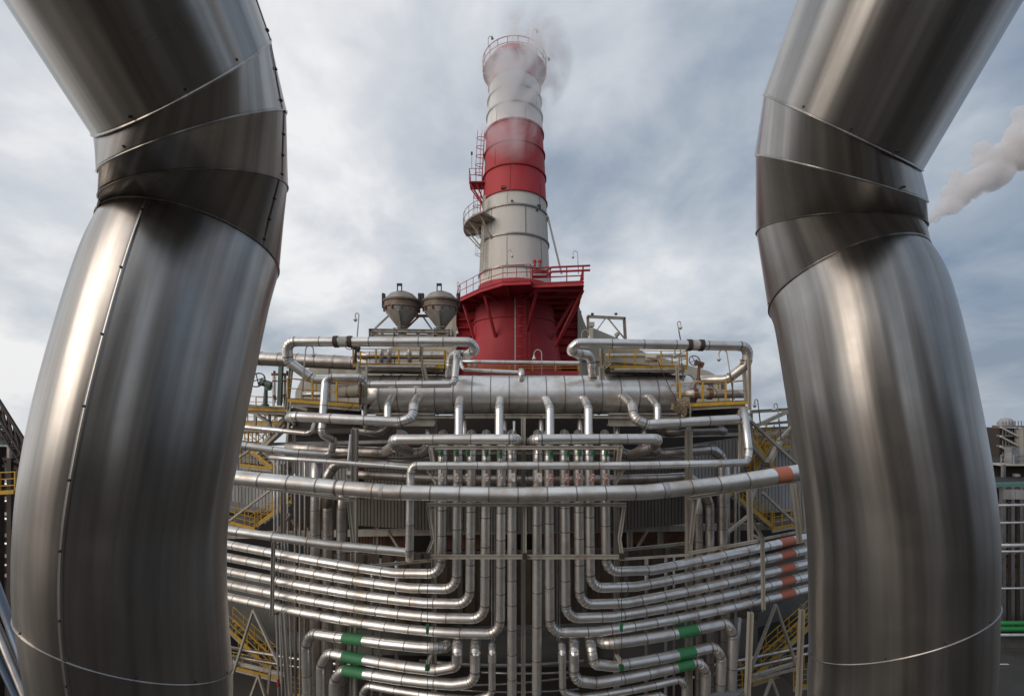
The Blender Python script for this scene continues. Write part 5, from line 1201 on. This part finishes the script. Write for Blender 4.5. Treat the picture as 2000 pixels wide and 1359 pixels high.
landing('yellow railed landing on the left behind the foot of the lower stair', 440, 545, 1296, 1322, 26.8)
landing('yellow railed landing on the right behind the foot of the lower stair', 1470, 1560, 1330, 1300, 26.8)
for i, (x, w_, y0, y1, m) in enumerate(((577,6,880,1400,'clad_dull'),(586,4,900,1400,'galv'),(596,5,870,1400,'clad_dull'),(1422,7,900,1400,'clad_dull'),(1436,5,905,1400,'galv'),(1443,4,860,1180,'clad_dull'),(727,6,1100,1400,'clad_dull'),(744,5,1090,1400,'galv'),(775,8,1095,1400,'clad_dull'),(1262,8,1090,1400,'clad_dull'),(1300,6,1085,1400,'galv'),(1316,5,1085,1400,'clad_dull'))):
    pipe('slim background upright pipe behind the rack, %s from the left stairs' % words[[0,1,2,9,10,11,3,4,5,6,7,8][i]], [(x, y0, 24.8),(x, y1, 24.8)], w_, m=m, wat=x, n=10, sec=2.4, curv=True, group='slim background upright pipes')
for i, (a, b, w_) in enumerate((((560,935),(700,950),7),((700,955),(860,962),6),((1190,962),(1345,952),6),((1345,948),(1470,930),7))):
    A = P(*a, 25.6); B = P(*b, 25.6); T = thing('cable_tray', 'rusty cable tray behind the main pipe, %s from the left' % words[i], 'cable tray', A, 'cable trays behind the rack')
    s = MB(); s.bar(A, B, .5, .14); s.build('tray', 'rust', T)
    for k in range(4): s = MB(); q = A.lerp(B, (k+.5)/4); s.bar(q + Vector((0,.1,.05)), q + Vector((0,.1,-.5)), .07); s.build('hanger', 'beige', T)
# far plume on the right
plT = None
V = MB(); rnd = random.Random(11)
def ico_pts(c, r, n1_=10, n2_=14):
    pr = [(max(1e-3, math.sin(PI*k/n1_)) * r, -math.cos(PI*k/n1_) * r) for k in range(n1_ + 1)]
    V.lathe(c, pr, n2_)
D = 150.0; sp_ = D / F
main = [(1800,438,9),(1825,418,17),(1850,400,24),(1880,382,30),(1910,362,34),(1945,338,38),(1985,308,46),(2030,270,56),(2090,220,70)]
for (x0,y0,r0),(x1,y1,r1) in zip(main[:-1], main[1:]):
    for k in range(9):
        t = rnd.random(); x = x0+(x1-x0)*t; y = y0+(y1-y0)*t; r = (r0+(r1-r0)*t)
        ang = rnd.uniform(0, 2*PI); rad = rnd.uniform(.1,.75)*r; sr = r*rnd.uniform(.28,.55)
        ico_pts(P(x + math.cos(ang)*rad, y + math.sin(ang)*rad*.8, D + rnd.uniform(-.5,.5)*r*sp_, False), sr*sp_)
for x, y, r in ((1865,340,11),(1868,350,13),(1862,358,10),(1916,290,15),(1925,305,17),(1912,318,14),(1935,320,18),(1990,222,14),(1996,245,18),(1975,280,18),(1850,375,12),(1892,350,13),(1955,300,18),(1985,262,20)):
    ico_pts(P(x, y, D, False), r*sp_)
pl = V.build('smoke_plume', 'plume', None, True)
pl['kind'] = 'stuff'; pl['label'] = 'pale pinkish smoke plume billowing in the sky at the right edge'; pl['category'] = 'smoke'
md = pl.modifiers.new('r', 'REMESH'); md.mode = 'VOXEL'; md.voxel_size = .42; md.use_smooth_shade = True
tx = bpy.data.textures.new('puff', 'CLOUDS'); tx.noise_scale = 2.0; tx.noise_depth = 4
md = pl.modifiers.new('d', 'DISPLACE'); md.texture = tx; md.strength = 2.0; md.mid_level = .5; md.texture_coords = 'GLOBAL'

# ---------------------------------------------------------------- more plant at the picture's edges
rnd = random.Random(5)
def far_block(label, px, py, D, wpx, dep, m, nf, tall=0, grp='distant plant blocks'):
    a = P(px, py, D, False); wd = wpx / F * D; T = thing('plant_block', label, 'building', (a.x, a.y, 0), grp); h = a.z
    b = MB(); b.box((a.x, a.y + .6, -16), (a.x + wd, a.y + dep, h)); b.build('wall', 'dark_wall' if m is None else m, T)
    for k in range(nf):
        z = h - k * 3.4 + .02; 
        if z < 1: break
        s = MB(); s.box((a.x - .3, a.y - .9, z - .18), (a.x + wd + .3, a.y + .6, z)); s.build('floor_deck', 'galv' if k % 2 else 'casing', T)
        rail_run(T, [(a.x - .2, a.y - .8, z), (a.x + wd + .2, a.y - .8, z)], 1.1, 'yellow' if k % 3 == 1 else 'galv', 1.5, (.5,), .04, .07)
        for j in range(max(2, int(wd / 2.2))):
            x = a.x + (j + rnd.random()) * wd / max(2, int(wd / 2.2)); r = rnd.uniform(.2, .55); s = MB()
            if rnd.random() < .5: s.tube([(x, a.y - .1, z), (x, a.y - .1, z + rnd.uniform(1.2, 2.6))], r, 10)
            else: s.box((x, a.y - .5, z), (x + r*2, a.y + .3, z + rnd.uniform(.8, 2)))
            s.build('equipment', rnd.choice(['clad_dull', 'siding', 'rust', 'teal', 'clad_dark']), T)
    for j in range(int(wd / 4) + 2):
        x = a.x + j * wd / (int(wd / 4) + 1); s = MB(); s.bar((x, a.y - .85, -14), (x, a.y - .85, h), .28); s.build('post', 'strap', T)
    return T
far_block('open dark plant block with decks right behind the green pipes at the right edge', 1944, 905, 52, 330, 8, None, 7)
far_block('taller dark plant block with decks behind the process tower at the right edge', 1938, 850, 75, 220, 10, 'brick_red', 9)
far_block('open dark plant block with decks behind the lattice boom at the left edge', -330, 868, 48, 366, 8, None, 7)
for i, (y, w_, m) in enumerate(((942,6,'clad'),(975,5,'clad'),(1010,8,'clad_dull'),(1058,6,'clad'),(1100,8,'clad_dark'))):
    pipe('level pipe crossing the left edge between lattice posts, %s from the top' % words[i], [(-300, y, 29),(70, y + 4, 29)], w_, m=m, curv=False, wat=20, n=12, sec=5, group='level pipes at the left edge')
for i, (y, w_, m) in enumerate(((988,5,'clad'),(1022,4,'clad'),(1066,7,'clad'),(1078,5,'clad'),(1150,4,'clad'))):
    pipe('level pipe across the dark block at the right edge, %s from the top' % words[i], [(1900, y, 42),(2300, y - 8, 42)], w_, m=m, curv=False, wat=1970, n=12, sec=5, group='level pipes on the right edge block')
